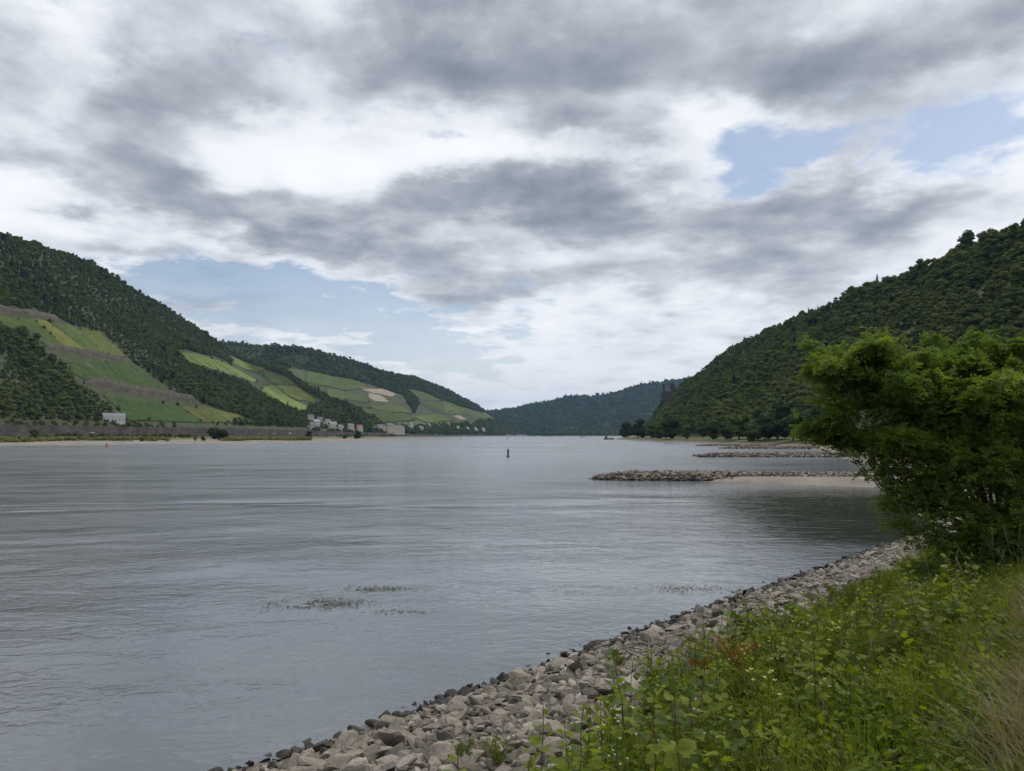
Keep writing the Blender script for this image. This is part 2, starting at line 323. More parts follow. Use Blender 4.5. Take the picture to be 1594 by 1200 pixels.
def empty(name, loc, rz=0.0):
    o = link(name, None, None, loc); o.rotation_euler = (0, 0, rz); o.empty_display_size = .2; return o
def grid_faces(nu, nv):
    i = np.arange((nu - 1) * (nv - 1)); a = i // (nv - 1); b = i % (nv - 1)
    p = a * nv + b
    return np.stack([p, p + nv, p + nv + 1, p + 1], -1)

def up_faces(V, F):
    """turn a sheet's faces so that they look up"""
    V = np.asarray(V).reshape(-1, 3); n = np.cross(V[F[:, 2]] - V[F[:, 0]], V[F[:, 3]] - V[F[:, 1]])[:, 2].sum()
    return F if n > 0 else F[:, ::-1]

class MB:
    """collects boxes, prisms and tubes into one mesh"""
    def __init__(s): s.V = []; s.F4 = []; s.F3 = []; s.n = 0
    def add(s, V, F4=None, F3=None):
        V = np.asarray(V, float)
        if F4 is not None and len(F4): s.F4.append(np.asarray(F4) + s.n)
        if F3 is not None and len(F3): s.F3.append(np.asarray(F3) + s.n)
        s.V.append(V); s.n += len(V); return s
    def box(s, c, d, rz=0.0):
        x, y, z = [q / 2 for q in d]
        v = np.array([(i, j, k) for k in (-z, z) for j in (-y, y) for i in (-x, x)])
        if rz: v[:, :2] = v[:, :2] @ np.array([[math.cos(rz), math.sin(rz)], [-math.sin(rz), math.cos(rz)]])
        return s.add(v + np.array(c), [(0, 2, 3, 1), (4, 5, 7, 6), (0, 1, 5, 4), (2, 6, 7, 3), (0, 4, 6, 2), (1, 3, 7, 5)])
    def gable(s, c, L, W, H, over=0.0):
        """ridge along x, base centre c"""
        x, y = L / 2 + over, W / 2 + over
        v = np.array([(-x, -y, 0), (x, -y, 0), (x, y, 0), (-x, y, 0), (-x, 0, H), (x, 0, H)]) + np.array(c)
        return s.add(v, [(0, 1, 5, 4), (2, 3, 4, 5), (0, 3, 2, 1)], [(0, 4, 3), (1, 2, 5)])
    def hip(s, c, L, W, H, over=0.4, k=.6):
        x, y = L / 2 + over, W / 2 + over; r = max(x - y * k, .1)
        v = np.array([(-x, -y, 0), (x, -y, 0), (x, y, 0), (-x, y, 0), (-r, 0, H), (r, 0, H)]) + np.array(c)
        return s.add(v, [(0, 1, 5, 4), (2, 3, 4, 5), (0, 3, 2, 1)], [(0, 4, 3), (1, 2, 5)])
    def lathe(s, prof, c=(0, 0, 0), n=12):
        a = np.arange(n) * 2 * np.pi / n
        V = np.concatenate([np.stack([r * np.cos(a), r * np.sin(a), np.full(n, z)], -1) for r, z in prof]) + np.array(c)
        F = [(i * n + j, i * n + (j + 1) % n, (i + 1) * n + (j + 1) % n, (i + 1) * n + j) for i in range(len(prof) - 1) for j in range(n)]
        k = len(V); V = np.concatenate([V, [[c[0], c[1], c[2] + prof[0][1]], [c[0], c[1], c[2] + prof[-1][1]]]])
        m = (len(prof) - 1) * n
        return s.add(V, F, [(k, (j + 1) % n, j) for j in range(n)] + [(k + 1, m + j, m + (j + 1) % n) for j in range(n)])
    def tube(s, pts, rad, n=5):
        V, F = tube_np(pts, rad, n); return s.add(V, F)
    def arrays(s):
        F = []
        if s.F4: F.append(np.concatenate(s.F4))
        if s.F3: F.append(np.concatenate(s.F3))
        return np.concatenate(s.V), F
    def build(s, name, mat, parent=None, smooth=False, loc=None):
        V, F = s.arrays(); return link(name, mesh_np(name, V, F, [mat] if mat else None, smooth=smooth), parent, loc)

def tube_np(pts, rad, n=5):
    P = np.asarray(pts, float); k = len(P); rad = np.broadcast_to(np.asarray(rad, float), (k,))
    T = np.gradient(P, axis=0); T /= np.linalg.norm(T, axis=1)[:, None] + 1e-9
    up = np.where(np.abs(T[:, 2:3]) > .9, np.array([[1., 0, 0]]), np.array([[0, 0, 1.]]))
    A = np.cross(T, up); A /= np.linalg.norm(A, axis=1)[:, None] + 1e-9; B = np.cross(T, A)
    a = np.arange(n) * 2 * np.pi / n
    V = P[:, None] + rad[:, None, None] * (np.cos(a)[None, :, None] * A[:, None] + np.sin(a)[None, :, None] * B[:, None])
    F = []
    for i in range(k - 1):
        for j in range(n): F.append((i * n + j, i * n + (j + 1) % n, (i + 1) * n + (j + 1) % n, (i + 1) * n + j))
    return V.reshape(-1, 3), np.array(F)

def rot_mats(n, r=None, tilt=1.0):
    """n random rotation matrices"""
    r = r or rng
    q = r.normal(size=(n, 4)); q /= np.linalg.norm(q, axis=1)[:, None]
    w, x, y, z = q.T
    return np.stack([np.stack([1 - 2 * (y * y + z * z), 2 * (x * y - z * w), 2 * (x * z + y * w)], -1),
                     np.stack([2 * (x * y + z * w), 1 - 2 * (x * x + z * z), 2 * (y * z - x * w)], -1),
                     np.stack([2 * (x * z - y * w), 2 * (y * z + x * w), 1 - 2 * (x * x + y * y)], -1)], -2)
def frames(nrm, r=None):
    """rotation matrices whose z axis is nrm, random spin; columns = axes"""
    r = r or rng
    z = nrm / (np.linalg.norm(nrm, axis=1)[:, None] + 1e-9)
    t = r.normal(size=z.shape); x = np.cross(t, z); x /= np.linalg.norm(x, axis=1)[:, None] + 1e-9
    y = np.cross(z, x)
    return np.stack([x, y, z], -1)
def stamp(V, F, M, T, S=None):
    """copies of a small mesh: M (n,3,3), T (n,3), S (n,) -> one big vertex/face array"""
    V = np.asarray(V, float); F = np.asarray(F); n = len(T)
    W = np.einsum('nij,vj->nvi', M, V)
    if S is not None: W = W * np.asarray(S)[:, None, None]
    W = W + np.asarray(T)[:, None]
    G = F[None] + (np.arange(n) * len(V))[:, None, None]
    return W.reshape(-1, 3), G.reshape(-1, F.shape[1])
def ico(sub):
    bm = bmesh.new(); bmesh.ops.create_icosphere(bm, subdivisions=sub, radius=1.0)
    V = np.array([v.co[:] for v in bm.verts]); F = np.array([[v.index for v in f.verts] for f in bm.faces]); bm.free(); return V, F

# ------------------------------------------------------------------ materials
def new_mat(name):
    m = bpy.data.materials.new(name); m.use_nodes = True; nt = m.node_tree; nt.nodes.clear(); return m, nt
class NT:
    def __init__(s, nt): s.nt = nt; s.N = nt.nodes; s.L = nt.links
    def n(s, t, **kw):
        x = s.N.new(t)
        for k, v in kw.items(): setattr(x, k, v)
        return x
    def set(s, sock, v):
        if isinstance(v, bpy.types.NodeSocket): s.L.new(v, sock)
        else: sock.default_value = v
    def math(s, op, a, b=0.0, clamp=False):
        x = s.n('ShaderNodeMath', operation=op, use_clamp=clamp); s.set(x.inputs[0], a); s.set(x.inputs[1], b); return x.outputs[0]
    def noise(s, vec, scale, detail=4, rough=.55, dist=0.0):
        x = s.n('ShaderNodeTexNoise'); s.L.new(vec, x.inputs['Vector']); x.inputs['Scale'].default_value = scale; x.inputs['Detail'].default_value = detail
        x.inputs['Roughness'].default_value = rough; x.inputs['Distortion'].default_value = dist; return x.outputs['Fac']
    def mapping(s, vec, scale=(1, 1, 1), rot=(0, 0, 0)):
        x = s.n('ShaderNodeMapping'); s.L.new(vec, x.inputs[0]); x.inputs['Scale'].default_value = scale; x.inputs['Rotation'].default_value = rot; return x.outputs[0]
    def ramp(s, fac, stops, interp='LINEAR'):
        x = s.n('ShaderNodeValToRGB'); cr = x.color_ramp; cr.interpolation = interp
        while len(cr.elements) < len(stops): cr.elements.new(.5)
        for e, (p, c) in zip(cr.elements, stops): e.position = p; e.color = (*c, 1) if len(c) == 3 else c
        s.L.new(fac, x.inputs[0]); return x.outputs[0]
    def mix(s, f, a, b, blend='MIX'):
        x = s.n('ShaderNodeMix', data_type='RGBA', blend_type=blend); s.set(x.inputs[0], f); s.set(x.inputs[6], a if isinstance(a, bpy.types.NodeSocket) else (*a, 1)); s.set(x.inputs[7], b if isinstance(b, bpy.types.NodeSocket) else (*b, 1)); return x.outputs[2]
    def mr(s, v, a, b, c, d):
        x = s.n('ShaderNodeMapRange'); s.set(x.inputs[0], v)
        for i, q in enumerate((a, b, c, d)): s.set(x.inputs[1 + i], q)
        return x.outputs[0]
    def bump(s, h, strength=.3, dist=.1, nrm=None):
        x = s.n('ShaderNodeBump'); s.L.new(h, x.inputs['Height']); s.set(x.inputs['Strength'], strength); s.set(x.inputs['Distance'], dist)
        if nrm is not None: s.L.new(nrm, x.inputs['Normal'])
        return x.outputs[0]
    def bsdf(s, base, rough=.8, spec=.3, nrm=None, transl=0.0, tcol=None):
        p = s.n('ShaderNodeBsdfPrincipled'); s.set(p.inputs['Base Color'], base if isinstance(base, bpy.types.NodeSocket) else (*base, 1)); s.set(p.inputs['Roughness'], rough)
        p.inputs['Specular IOR Level'].default_value = spec
        if nrm is not None: s.L.new(nrm, p.inputs['Normal'])
        out = s.n('ShaderNodeOutputMaterial'); sh = p.outputs[0]
        if transl:
            t = s.n('ShaderNodeBsdfTranslucent'); s.set(t.inputs[0], tcol if tcol is not None else base)
            mx = s.n('ShaderNodeMixShader'); mx.inputs[0].default_value = transl; s.L.new(sh, mx.inputs[1]); s.L.new(t.outputs[0], mx.inputs[2]); sh = mx.outputs[0]
        s.L.new(sh, out.inputs[0]); return p

def pos(t): return t.n('ShaderNodeNewGeometry').outputs['Position']
def mat_noise(name, stops, scale=1.0, detail=6, rough=.85, spec=.25, bump=0.3, bdist=.05, bscale=None, stretch=(1, 1, 1), rot=(0, 0, 0), objrand=0.0, obj_coords=False, dist=0.0):
    """colour ramp over noise + bump; objrand shifts the brightness per object"""
    m, nt = new_mat(name); t = NT(nt)
    v = t.n('ShaderNodeTexCoord').outputs['Object'] if obj_coords else pos(t)
    v = t.mapping(v, stretch, rot)
    f = t.noise(v, scale, detail, .6, dist)
    c = t.ramp(f, stops)
    if objrand:
        r = t.n('ShaderNodeObjectInfo').outputs['Random']
        c = t.mix(1.0, c, t.ramp(r, [(0, (1 - objrand,) * 3), (1, (1 + objrand,) * 3)]), 'MULTIPLY')
    nr = None
    if bump: nr = t.bump(t.noise(v, bscale or scale * 4, 6, .6), bump, bdist)
    t.bsdf(c, rough, spec, nr); return m
def mat_leaf(name, lo, hi, transl=.3, rough=.55, spec=.3, world_scale=.02, tint=None, rnd='obj', jitter=.25, noise_scale=None):
    """foliage: colour varies per object/instance, per leaf and across the ground"""
    m, nt = new_mat(name); t = NT(nt)
    r = t.n('ShaderNodeObjectInfo').outputs['Random']
    g = t.n('ShaderNodeNewGeometry')
    isl = g.outputs['Random Per Island']
    w = t.noise(g.outputs['Position'], world_scale, 3, .5)
    f = t.math('ADD', t.math('MULTIPLY', r, .55 if rnd == 'obj' else 0.0), t.math('MULTIPLY', isl, .30))
    w2 = t.noise(g.outputs['Position'], world_scale * 4.3, 3, .6)
    f = t.math('ADD', t.math('ADD', f, t.mr(w, .3, .7, -.16, .36)), t.mr(w2, .3, .7, -.14, .20), clamp=True)
    stops = [(0.0, lo), (1.0, hi)] if tint is None else [(0.0, lo), (.72, hi), (1.0, tint)]
    c = t.ramp(f, stops)
    tc = t.mix(1.0, c, (1.5, 1.55, .55), 'MULTIPLY')
    t.bsdf(c, rough, spec, None, transl, tc); return m

M = {}
M['forest'] = mat_leaf('forest_leaves', (.026, .044, .012), (.105, .138, .030), .25, .7, .12, .012, tint=(.115, .125, .04))
M['conifer'] = mat_leaf('conifer_needles', (.012, .024, .014), (.03, .048, .022), .1, .7, .15, .02)
M['scrub'] = mat_leaf('scrub_leaves', (.11, .125, .03), (.21, .20, .06), .2, .7, .15, .05)
M['bark'] = mat_noise('bark', [(.3, (.035, .028, .022)), (.7, (.09, .075, .06))], 6, stretch=(1, 1, .25), bump=.6, bdist=.02)
M['forest_floor'] = mat_noise('forest_floor', [(.3, (.028, .040, .014)), (.7, (.068, .076, .030))], .08, bump=.5, bdist=1.0, bscale=.3)
M['sand'] = mat_noise('sand', [(.3, (.15, .128, .106)), (.5, (.225, .195, .165)), (.7, (.285, .25, .212))], .12, stretch=(1, 1, 1), bump=.2, bdist=.02, bscale=3)
M['wall_stone'] = mat_noise('wall_stone', [(.28, (.04, .040, .030)), (.5, (.082, .070, .060)), (.72, (.135, .115, .098))], .10, bump=.6, bdist=.15, bscale=1.2)
M['terrace_stone'] = mat_noise('terrace_stone', [(.3, (.06, .058, .04)), (.5, (.105, .09, .07)), (.72, (.16, .135, .108))], .16, bump=.6, bdist=.3, bscale=.9)
M['asphalt'] = mat_noise('asphalt', [(.3, (.06, .06, .062)), (.7, (.10, .10, .10))], .3, bump=.1, bdist=.02)
M['soil'] = mat_noise('soil', [(.3, (.13, .095, .06)), (.5, (.20, .155, .10)), (.7, (.28, .22, .15))], .05, bump=.4, bdist=.2, bscale=.6)
M['pale_soil'] = mat_noise('pale_soil', [(.3, (.19, .155, .105)), (.7, (.33, .275, .20))], .06, bump=.4, bdist=.2, bscale=.6)
M['meadow'] = mat_noise('meadow', [(.3, (.06, .085, .02)), (.5, (.12, .13, .035)), (.7, (.19, .175, .06))], .06, bump=.5, bdist=.3, bscale=1.5)
M['bank_earth'] = mat_noise('bank_earth', [(.3, (.055, .048, .036)), (.5, (.12, .10, .078)), (.7, (.19, .165, .135))], 3.0, detail=10, bump=.8, bdist=.04, bscale=14)
# ------------------------------------------------------------------ the setting: ground sheet, river, banks, hills
m_bed = mat_noise('river_bed', [(.3, (.03, .032, .028)), (.7, (.07, .065, .05))], .01)
M['bed'] = m_bed
E = 7800.0
tag(link('ground', mesh_np('ground', [(-E, -1500, -3.2), (E, -1500, -3.2), (E, E, -3.2), (-E, E, -3.2)], np.array([[0, 1, 2, 3]]), [m_bed])), kind='structure')

def water_material():
    m, nt = new_mat('river_water'); t = NT(nt); p = pos(t)
    sx = t.n('ShaderNodeSeparateXYZ'); t.L.new(p, sx.inputs[0])
    # wind patches drawn out along the current; calmer water in the lee of the right bank
    patch = t.noise(t.mapping(p, (.007, .020, 1), (0, 0, R(12))), 1.0, 6, .62, .5)
    patch2 = t.noise(t.mapping(p, (.06, .20, 1), (0, 0, R(-16))), 1.0, 5, .6, .4)
    ruff = t.math('ADD', t.mr(patch, .38, .62, .05, .65), t.mr(patch2, .40, .64, 0, .6), clamp=True)
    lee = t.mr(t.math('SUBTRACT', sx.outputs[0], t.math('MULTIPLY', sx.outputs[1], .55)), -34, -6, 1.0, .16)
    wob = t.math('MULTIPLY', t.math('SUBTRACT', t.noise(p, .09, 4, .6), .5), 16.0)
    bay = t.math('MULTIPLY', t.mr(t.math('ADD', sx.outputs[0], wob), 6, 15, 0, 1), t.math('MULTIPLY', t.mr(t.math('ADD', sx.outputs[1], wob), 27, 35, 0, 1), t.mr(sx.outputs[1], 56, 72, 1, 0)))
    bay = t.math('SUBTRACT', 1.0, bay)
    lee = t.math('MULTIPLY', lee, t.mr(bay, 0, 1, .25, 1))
    ruff = t.math('MULTIPLY', ruff, lee)
    def ridge(n): return t.math('SUBTRACT', 1.0, t.math('ABSOLUTE', t.math('SUBTRACT', t.math('MULTIPLY', n, 2.0), 1.0)))
    h1 = ridge(t.noise(t.mapping(p, (.62, 1.15, 1), (0, 0, R(-20))), 1.0, 3, .55, .8))      # lapping ripples
    h2 = ridge(t.noise(t.mapping(p, (2.1, 3.0, 1), (0, 0, R(-10))), 1.0, 4, .6, .5))        # wind ruffle
    h3 = t.noise(t.mapping(p, (.12, .20, 1), (0, 0, R(12))), 1.0, 5, .6, 1.0)               # slow swell and boils
    h4 = t.noise(t.mapping(p, (.03, .07, 1), (0, 0, R(4))), 1.0, 3, .6, .4)               # what is left of the chop far out
    b = t.bump(h4, t.math('MULTIPLY', lee, 1.0), 1.25)
    b = t.bump(h3, t.mr(ruff, 0, 1, .06, .9), .36, b)
    b = t.bump(h1, t.mr(ruff, 0, 1, .08, 1.0), .13, b)
    b = t.bump(h2, t.mr(ruff, 0, 1, .04, 1.0), .045, b)
    h5 = t.noise(t.mapping(p, (5.5, 9.0, 1), (0, 0, R(14))), 1.0, 3, .6)                   # fine cat's-paw grain
    b = t.bump(h5, t.mr(ruff, 0, 1, .05, 1.0), .014, b)
    c = t.ramp(t.noise(p, .02, 3), [(.3, (.122, .135, .154)), (.7, (.150, .161, .176))])
    far = t.mr(sx.outputs[1], 40, 260, .0, .16)                                            # choppier out in the fairway
    c = t.mix(bay, (.022, .028, .024), c)       # hill's dark green reflection painted into the bay's base colour
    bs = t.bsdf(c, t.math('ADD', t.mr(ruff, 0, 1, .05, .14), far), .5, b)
    bs.inputs['IOR'].default_value = 1.333
    return m
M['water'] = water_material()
wx = np.concatenate([-np.geomspace(E, 20, 24), np.linspace(-16, 16, 9), np.geomspace(20, E, 24)])
wy = np.concatenate([np.linspace(-1500, -50, 8), np.linspace(-40, 60, 21), np.geomspace(70, E, 40)])
gx, gy = np.meshgrid(wx, wy, indexing='ij')
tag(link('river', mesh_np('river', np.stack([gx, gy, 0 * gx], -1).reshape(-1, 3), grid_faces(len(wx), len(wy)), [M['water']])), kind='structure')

def hill_mesh(name, hill, nu, nv, vmax, mat, vmin=-.02):
    u = np.linspace(0, 1, nu)[:, None] + np.zeros((1, nv)); v = np.linspace(vmin, vmax, nv)[None] + np.zeros((nu, 1))
    V = hill.P(u, v).reshape(-1, 3); return tag(link(name, mesh_np(name, V, up_faces(V, grid_faces(nu, nv)), [mat], smooth=True)), kind='structure')
hill_mesh('left_hill', left_hill, 160, 70, 1.6, M['forest_floor'])
hill_mesh('middle_hill', middle_hill, 160, 70, 1.6, M['forest_floor'])
hill_mesh('right_hill', right_hill, 160, 60, 1.8, M['forest_floor'])
hill_mesh('far_hill', far_hill, 140, 60, 1.5, M['forest_floor'])

# near bank: fine sheet in the bank's own axes
ss = np.concatenate([np.linspace(-8, -1, 12), np.linspace(-.8, 12, 110), np.linspace(12.5, 60, 40)]); aa = np.linspace(-75, 46, 340)
gs, ga = np.meshgrid(ss, aa, indexing='ij'); X, Y = near_xy(gs, ga)
tag(link('river_bank', mesh_np('river_bank', np.stack([X, Y, bank_z(gs, ga)], -1).reshape(-1, 3), grid_faces(len(ss), len(aa)), [M['bank_earth']], smooth=True)), kind='structure')
def meadow_bank_material():
    m, nt = new_mat('bank_meadow'); t = NT(nt); p = pos(t); s = t.n('ShaderNodeSeparateXYZ'); t.L.new(p, s.inputs[0])
    g = t.ramp(t.noise(p, .07, 7, .65), [(.3, (.04, .056, .018)), (.5, (.075, .085, .03)), (.7, (.13, .12, .052))])
    st = t.ramp(t.noise(p, .9, 6, .7), [(.3, (.10, .085, .07)), (.7, (.27, .235, .2))])
    k = t.mr(t.math('ADD', s.outputs[2], t.math('MULTIPLY', t.noise(p, .12, 4), 1.6)), 1.3, 2.0, 0, 1)
    t.bsdf(t.mix(k, st, g), .9, .2, t.bump(t.noise(p, 1.2, 6), .6, .3)); return m
# the same bank farther on, from the shoreline back to the foot of the right hill
Yb = np.concatenate([np.linspace(29, 400, 94), np.linspace(410, 1500, 60), np.linspace(1560, 3600, 20)])
off = np.array([-9, -4, 0, 2.5, 6, 12, 22, 40, 70, 120, 220, 420])
zo = np.array([-2.6, -1.2, 0.0, .55, 1.1, 2.0, 2.8, 3.6, 4.2, 4.6, 5., 5.2])
gy, go = np.meshgrid(Yb, off, indexing='ij')
gz = np.broadcast_to(zo, gy.shape) + np.where(go > 1, fbm(gy * .03, go * .05) * .7, 0) - .5 * np.clip((43 - gy) / 4, 0, 1)
tag(link('meadow_bank', mesh_np('meadow_bank', np.stack([shore_x(gy) + go, gy, gz], -1).reshape(-1, 3), grid_faces(len(Yb), len(off))[:, ::-1], [meadow_bank_material()], smooth=True)), kind='structure')

# left bank: river wall, road, upper wall, railway terrace
Yl = np.linspace(100, 3600, 240)
fade = np.clip((2600 - Yl) / 1600, .35, 1)
def strip(name, prof, mat, kind='structure', y0=100, y1=3600, label=None, cat=None):
    ys = Yl[(Yl >= y0) & (Yl <= y1)]; fd = np.interp(ys, Yl, fade)
    V = np.stack([np.stack([left_bank_x(ys) - d, ys, z * fd + 0.0 + (.25 * fbm(ys * .02 + d, ys * 0 + d, 3) if z > 1 else 0)], -1) for d, z in prof], 1)
    return tag(link(name, mesh_np(name, V.reshape(-1, 3), grid_faces(len(ys), len(prof)), [mat])), label, cat, kind=kind)
strip('left_bank', [(-14, -3), (0, 0.2), (3, 2.6), (6, 3.4)], M['meadow'])
strip('quay_wall', [(4.0, -2), (4.4, 6.9), (5.0, 6.9), (5.0, 6.2)], M['wall_stone'], 'thing', label='long low brown stone quay wall below the road on the left bank', cat='wall')
strip('road', [(5.02, 6.45), (14.6, 6.5)], M['asphalt'])
strip('railway_wall', [(14.4, 3), (15.2, 13.6), (16.4, 13.6), (16.4, 12)], M['wall_stone'], 'thing', label='tall dark stone railway wall running above the left bank road', cat='wall')
strip('railway_terrace', [(16.42, 13.1), (24, 13.2), (44, 14.6)], M['soil'])

# the sandbar in front of it
fr = np.array([(-420, 250), (-300, 290), (-237, 322), (-180, 384), (-133, 418), (-99, 545), (-78, 700), (-64, 850)], float)
bk = np.array([(-470, 330), (-380, 420), (-330, 470), (-280, 520), (-240, 560), (-150, 640), (-95, 760), (-63, 870)], float)
tt = np.linspace(0, 1, 90); ti = np.linspace(0, 1, len(fr))
f2 = np.stack([np.interp(tt, ti, fr[:, k]) for k in (0, 1)], -1); b2 = np.stack([np.interp(tt, ti, bk[:, k]) for k in (0, 1)], -1)
w = np.array([-.10, 0, .06, .16, .3, .5, .7, .85, 1, 1.12]); hz = np.array([-1.2, 0, .5, 1.0, 1.5, 2.0, 1.9, 1.3, 0, -1.2])
taper = np.clip((1 - tt) * 3.2, .22, 1)[:, None]
P = f2[:, None] * (1 - w)[None, :, None] + b2[:, None] * w[None, :, None]
nz = fbm(P[..., 0] * .03, P[..., 1] * .03) * .5
zz = np.where(hz > 0.2, hz * taper + nz * taper, hz * 1.0)
P = P + (fbm(P[..., 0] * .02 + 4, P[..., 1] * .02)[..., None] * 8)
tag(link('sandbar', mesh_np('sandbar', np.concatenate([P, zz[..., None]], -1).reshape(-1, 3), up_faces(np.concatenate([P, zz[..., None]], -1), grid_faces(90, len(w))), [M['sand']], smooth=True)), kind='structure')
SB_W, SB_P, SB_Z = w, P, zz
def sandbar_at(t, q):
    i = t * 89; i0 = np.clip(i.astype(int), 0, 88); f = (i - i0)[:, None]
    a = np.array([[np.interp(qq, SB_W, SB_P[k, :, c]) for c in (0, 1)] + [np.interp(qq, SB_W, SB_Z[k])] for k, qq in zip(i0, q)])
    b = np.array([[np.interp(qq, SB_W, SB_P[k + 1, :, c]) for c in (0, 1)] + [np.interp(qq, SB_W, SB_Z[k + 1])] for k, qq in zip(i0, q)])
    return a * (1 - f) + b * f
# ------------------------------------------------------------------ trees
def crown_np(r, H, W, lobes, cards, size, base=.25, shape='round', core=True):
    """leaf clumps on an uneven cluster of lobes; returns V, F(quads), coreV, coreF"""
    C = []; Rd = []
    for k in range(lobes):
        f = r.rand()
        if shape == 'tall': hz = base + (1 - base) * (k + .5) / lobes; rr = W * (.62 - .45 * abs(hz - .55)) ; ox = r.normal() * W * .22; oy = r.normal() * W * .22
        else:
            hz = base + (1 - base) * (.06 + .80 * r.rand()); a = r.rand() * 6.283; q = W * .62 * math.sqrt(r.rand()) * (1.05 - .55 * max(0, (hz - .55) / .45)); ox, oy = q * math.cos(a), q * math.sin(a); rr = W * (.34 + .22 * r.rand())
        C.append((ox, oy, hz * H)); Rd.append(rr)
    C = np.array(C); Rd = np.array(Rd)
    pick = r.choice(lobes, cards, p=Rd ** 2 / (Rd ** 2).sum())
    d = r.normal(size=(cards, 3)); d[:, 2] = np.abs(d[:, 2]) * 1.0 - .35 * np.abs(d[:, 2]) * (r.rand(cards) < .35) * 2; d /= np.linalg.norm(d, axis=1)[:, None]
    p = C[pick] + d * (Rd[pick] * (.78 + .34 * r.rand(cards)))[:, None] * np.array([1, 1, .85])
    keep = p[:, 2] > H * base * .55; p = p[keep]; d = d[keep]
    n = d + r.normal(size=d.shape) * .42 + np.array([0, 0, .25])
    q = np.array([(-.5, -.42, 0), (.1, -.55, .12), (.55, .05, 0), (.12, .52, .1), (-.48, .3, -.08)]); 
    F5 = np.array([[0, 1, 2, 3, 4]])
    V, F = stamp(q, F5, frames(n, r), p, size * (.6 + .8 * r.rand(len(p))))
    cv, cf = None, None
    if core:
        iv, iff = ico(1); iv = iv * (1 + .12 * r.normal(size=(len(iv), 1)))
        cv, cf = stamp(iv * np.array([1, 1, .85]), iff, np.repeat(np.eye(3)[None], lobes, 0), C, Rd * .80)
    return V, F, cv, cf
def conifer_np(r, H, W, cards):
    t = r.rand(cards) ** .7; a = r.rand(cards) * 6.283; rad = W * (1 - t) * (.55 + .45 * r.rand(cards)) + .15
    p = np.stack([rad * np.cos(a), rad * np.sin(a), H * (.08 + .92 * t)], -1)
    n = np.stack([np.cos(a) * .5, np.sin(a) * .5, 1 + 0 * a], -1) + r.normal(size=(cards, 3)) * .3
    q = np.array([(-.6, -.3, 0), (.3, -.35, 0), (.7, .1, -.1), (.2, .35, 0), (-.5, .3, 0)])
    V, F = stamp(q, np.array([[0, 1, 2, 3, 4]]), frames(n, r), p, 1.3 * (.6 + .6 * r.rand(cards)) * (1.1 - .6 * t))
    m = MB(); m.lathe([(W * .55, H * .1), (W * .3, H * .5), (.05, H * .97)], n=7); cv, cf = m.arrays()
    return V, F, cv, cf
proto_col = bpy.data.collections.new('forest_tree_kinds')
def forest_proto(i, mesh):
    o = bpy.data.objects.new('forest_tree_%02d' % i, mesh); proto_col.objects.link(o); return o
NP = 7
for i in range(NP):
    r = np.random.RandomState(100 + i)
    if i == NP - 1:
        V, F, cv, cf = conifer_np(r, 15, 3.0, 420); fs = [F + 0] + [f + len(V) for f in cf]; V = np.concatenate([V, cv]); mt = M['conifer']
    else:
        V, F, cv, cf = crown_np(r, 11.5 + 2 * r.rand(), 5.2, 7 + i % 3, 1000, .68, base=.10); fs = [F, cf + len(V)]; V = np.concatenate([V, cv]); mt = M['forest']
    forest_proto(i, mesh_np('forest_tree', V, fs, [mt]))

def scatter_group(coll, name):
    ng = bpy.data.node_groups.new(name, 'GeometryNodeTree')
    ng.interface.new_socket('Geometry', in_out='INPUT', socket_type='NodeSocketGeometry'); ng.interface.new_socket('Geometry', in_out='OUTPUT', socket_type='NodeSocketGeometry')
    N, L = ng.nodes, ng.links
    gi = N.new('NodeGroupInput'); go = N.new('NodeGroupOutput')
    ci = N.new('GeometryNodeCollectionInfo'); ci.inputs[0].default_value = coll; ci.inputs['Separate Children'].default_value = True; ci.inputs['Reset Children'].default_value = True
    ip = N.new('GeometryNodeInstanceOnPoints'); ip.inputs['Pick Instance'].default_value = True
    def attr(nm, ty):
        a = N.new('GeometryNodeInputNamedAttribute'); a.data_type = ty; a.inputs['Name'].default_value = nm
        return next(o for o in a.outputs if o.enabled and o.name == 'Attribute')
    L.new(gi.outputs[0], ip.inputs['Points']); L.new(ci.outputs[0], ip.inputs['Instance'])
    L.new(attr('pick', 'INT'), ip.inputs['Instance Index'])
    e = N.new('FunctionNodeEulerToRotation'); L.new(attr('turn', 'FLOAT_VECTOR'), e.inputs[0]); L.new(e.outputs[0], ip.inputs['Rotation'])
    L.new(attr('size', 'FLOAT_VECTOR'), ip.inputs['Scale'])
    L.new(ip.outputs[0], go.inputs[0]); return ng
def scatter(name, P, turn, size, pick, group, label=None, cat=None):
    me = bpy.data.meshes.new(name); n = len(P)
    me.vertices.add(n); me.vertices.foreach_set('co', np.asarray(P, np.float32).ravel())
    for nm, ty, dat in (('turn', 'FLOAT_VECTOR', turn), ('size', 'FLOAT_VECTOR', size)):
        a = me.attributes.new(nm, ty, 'POINT'); a.data.foreach_set('vector', np.asarray(dat, np.float32).ravel())
    a = me.attributes.new('pick', 'INT', 'POINT'); a.data.foreach_set('value', np.asarray(pick, np.int32))
    o = link(name, me); md = o.modifiers.new('scatter', 'NODES'); md.node_group = group
    return tag(o, label, cat, kind='stuff')
forest_group = scatter_group(proto_col, 'forest_scatter')

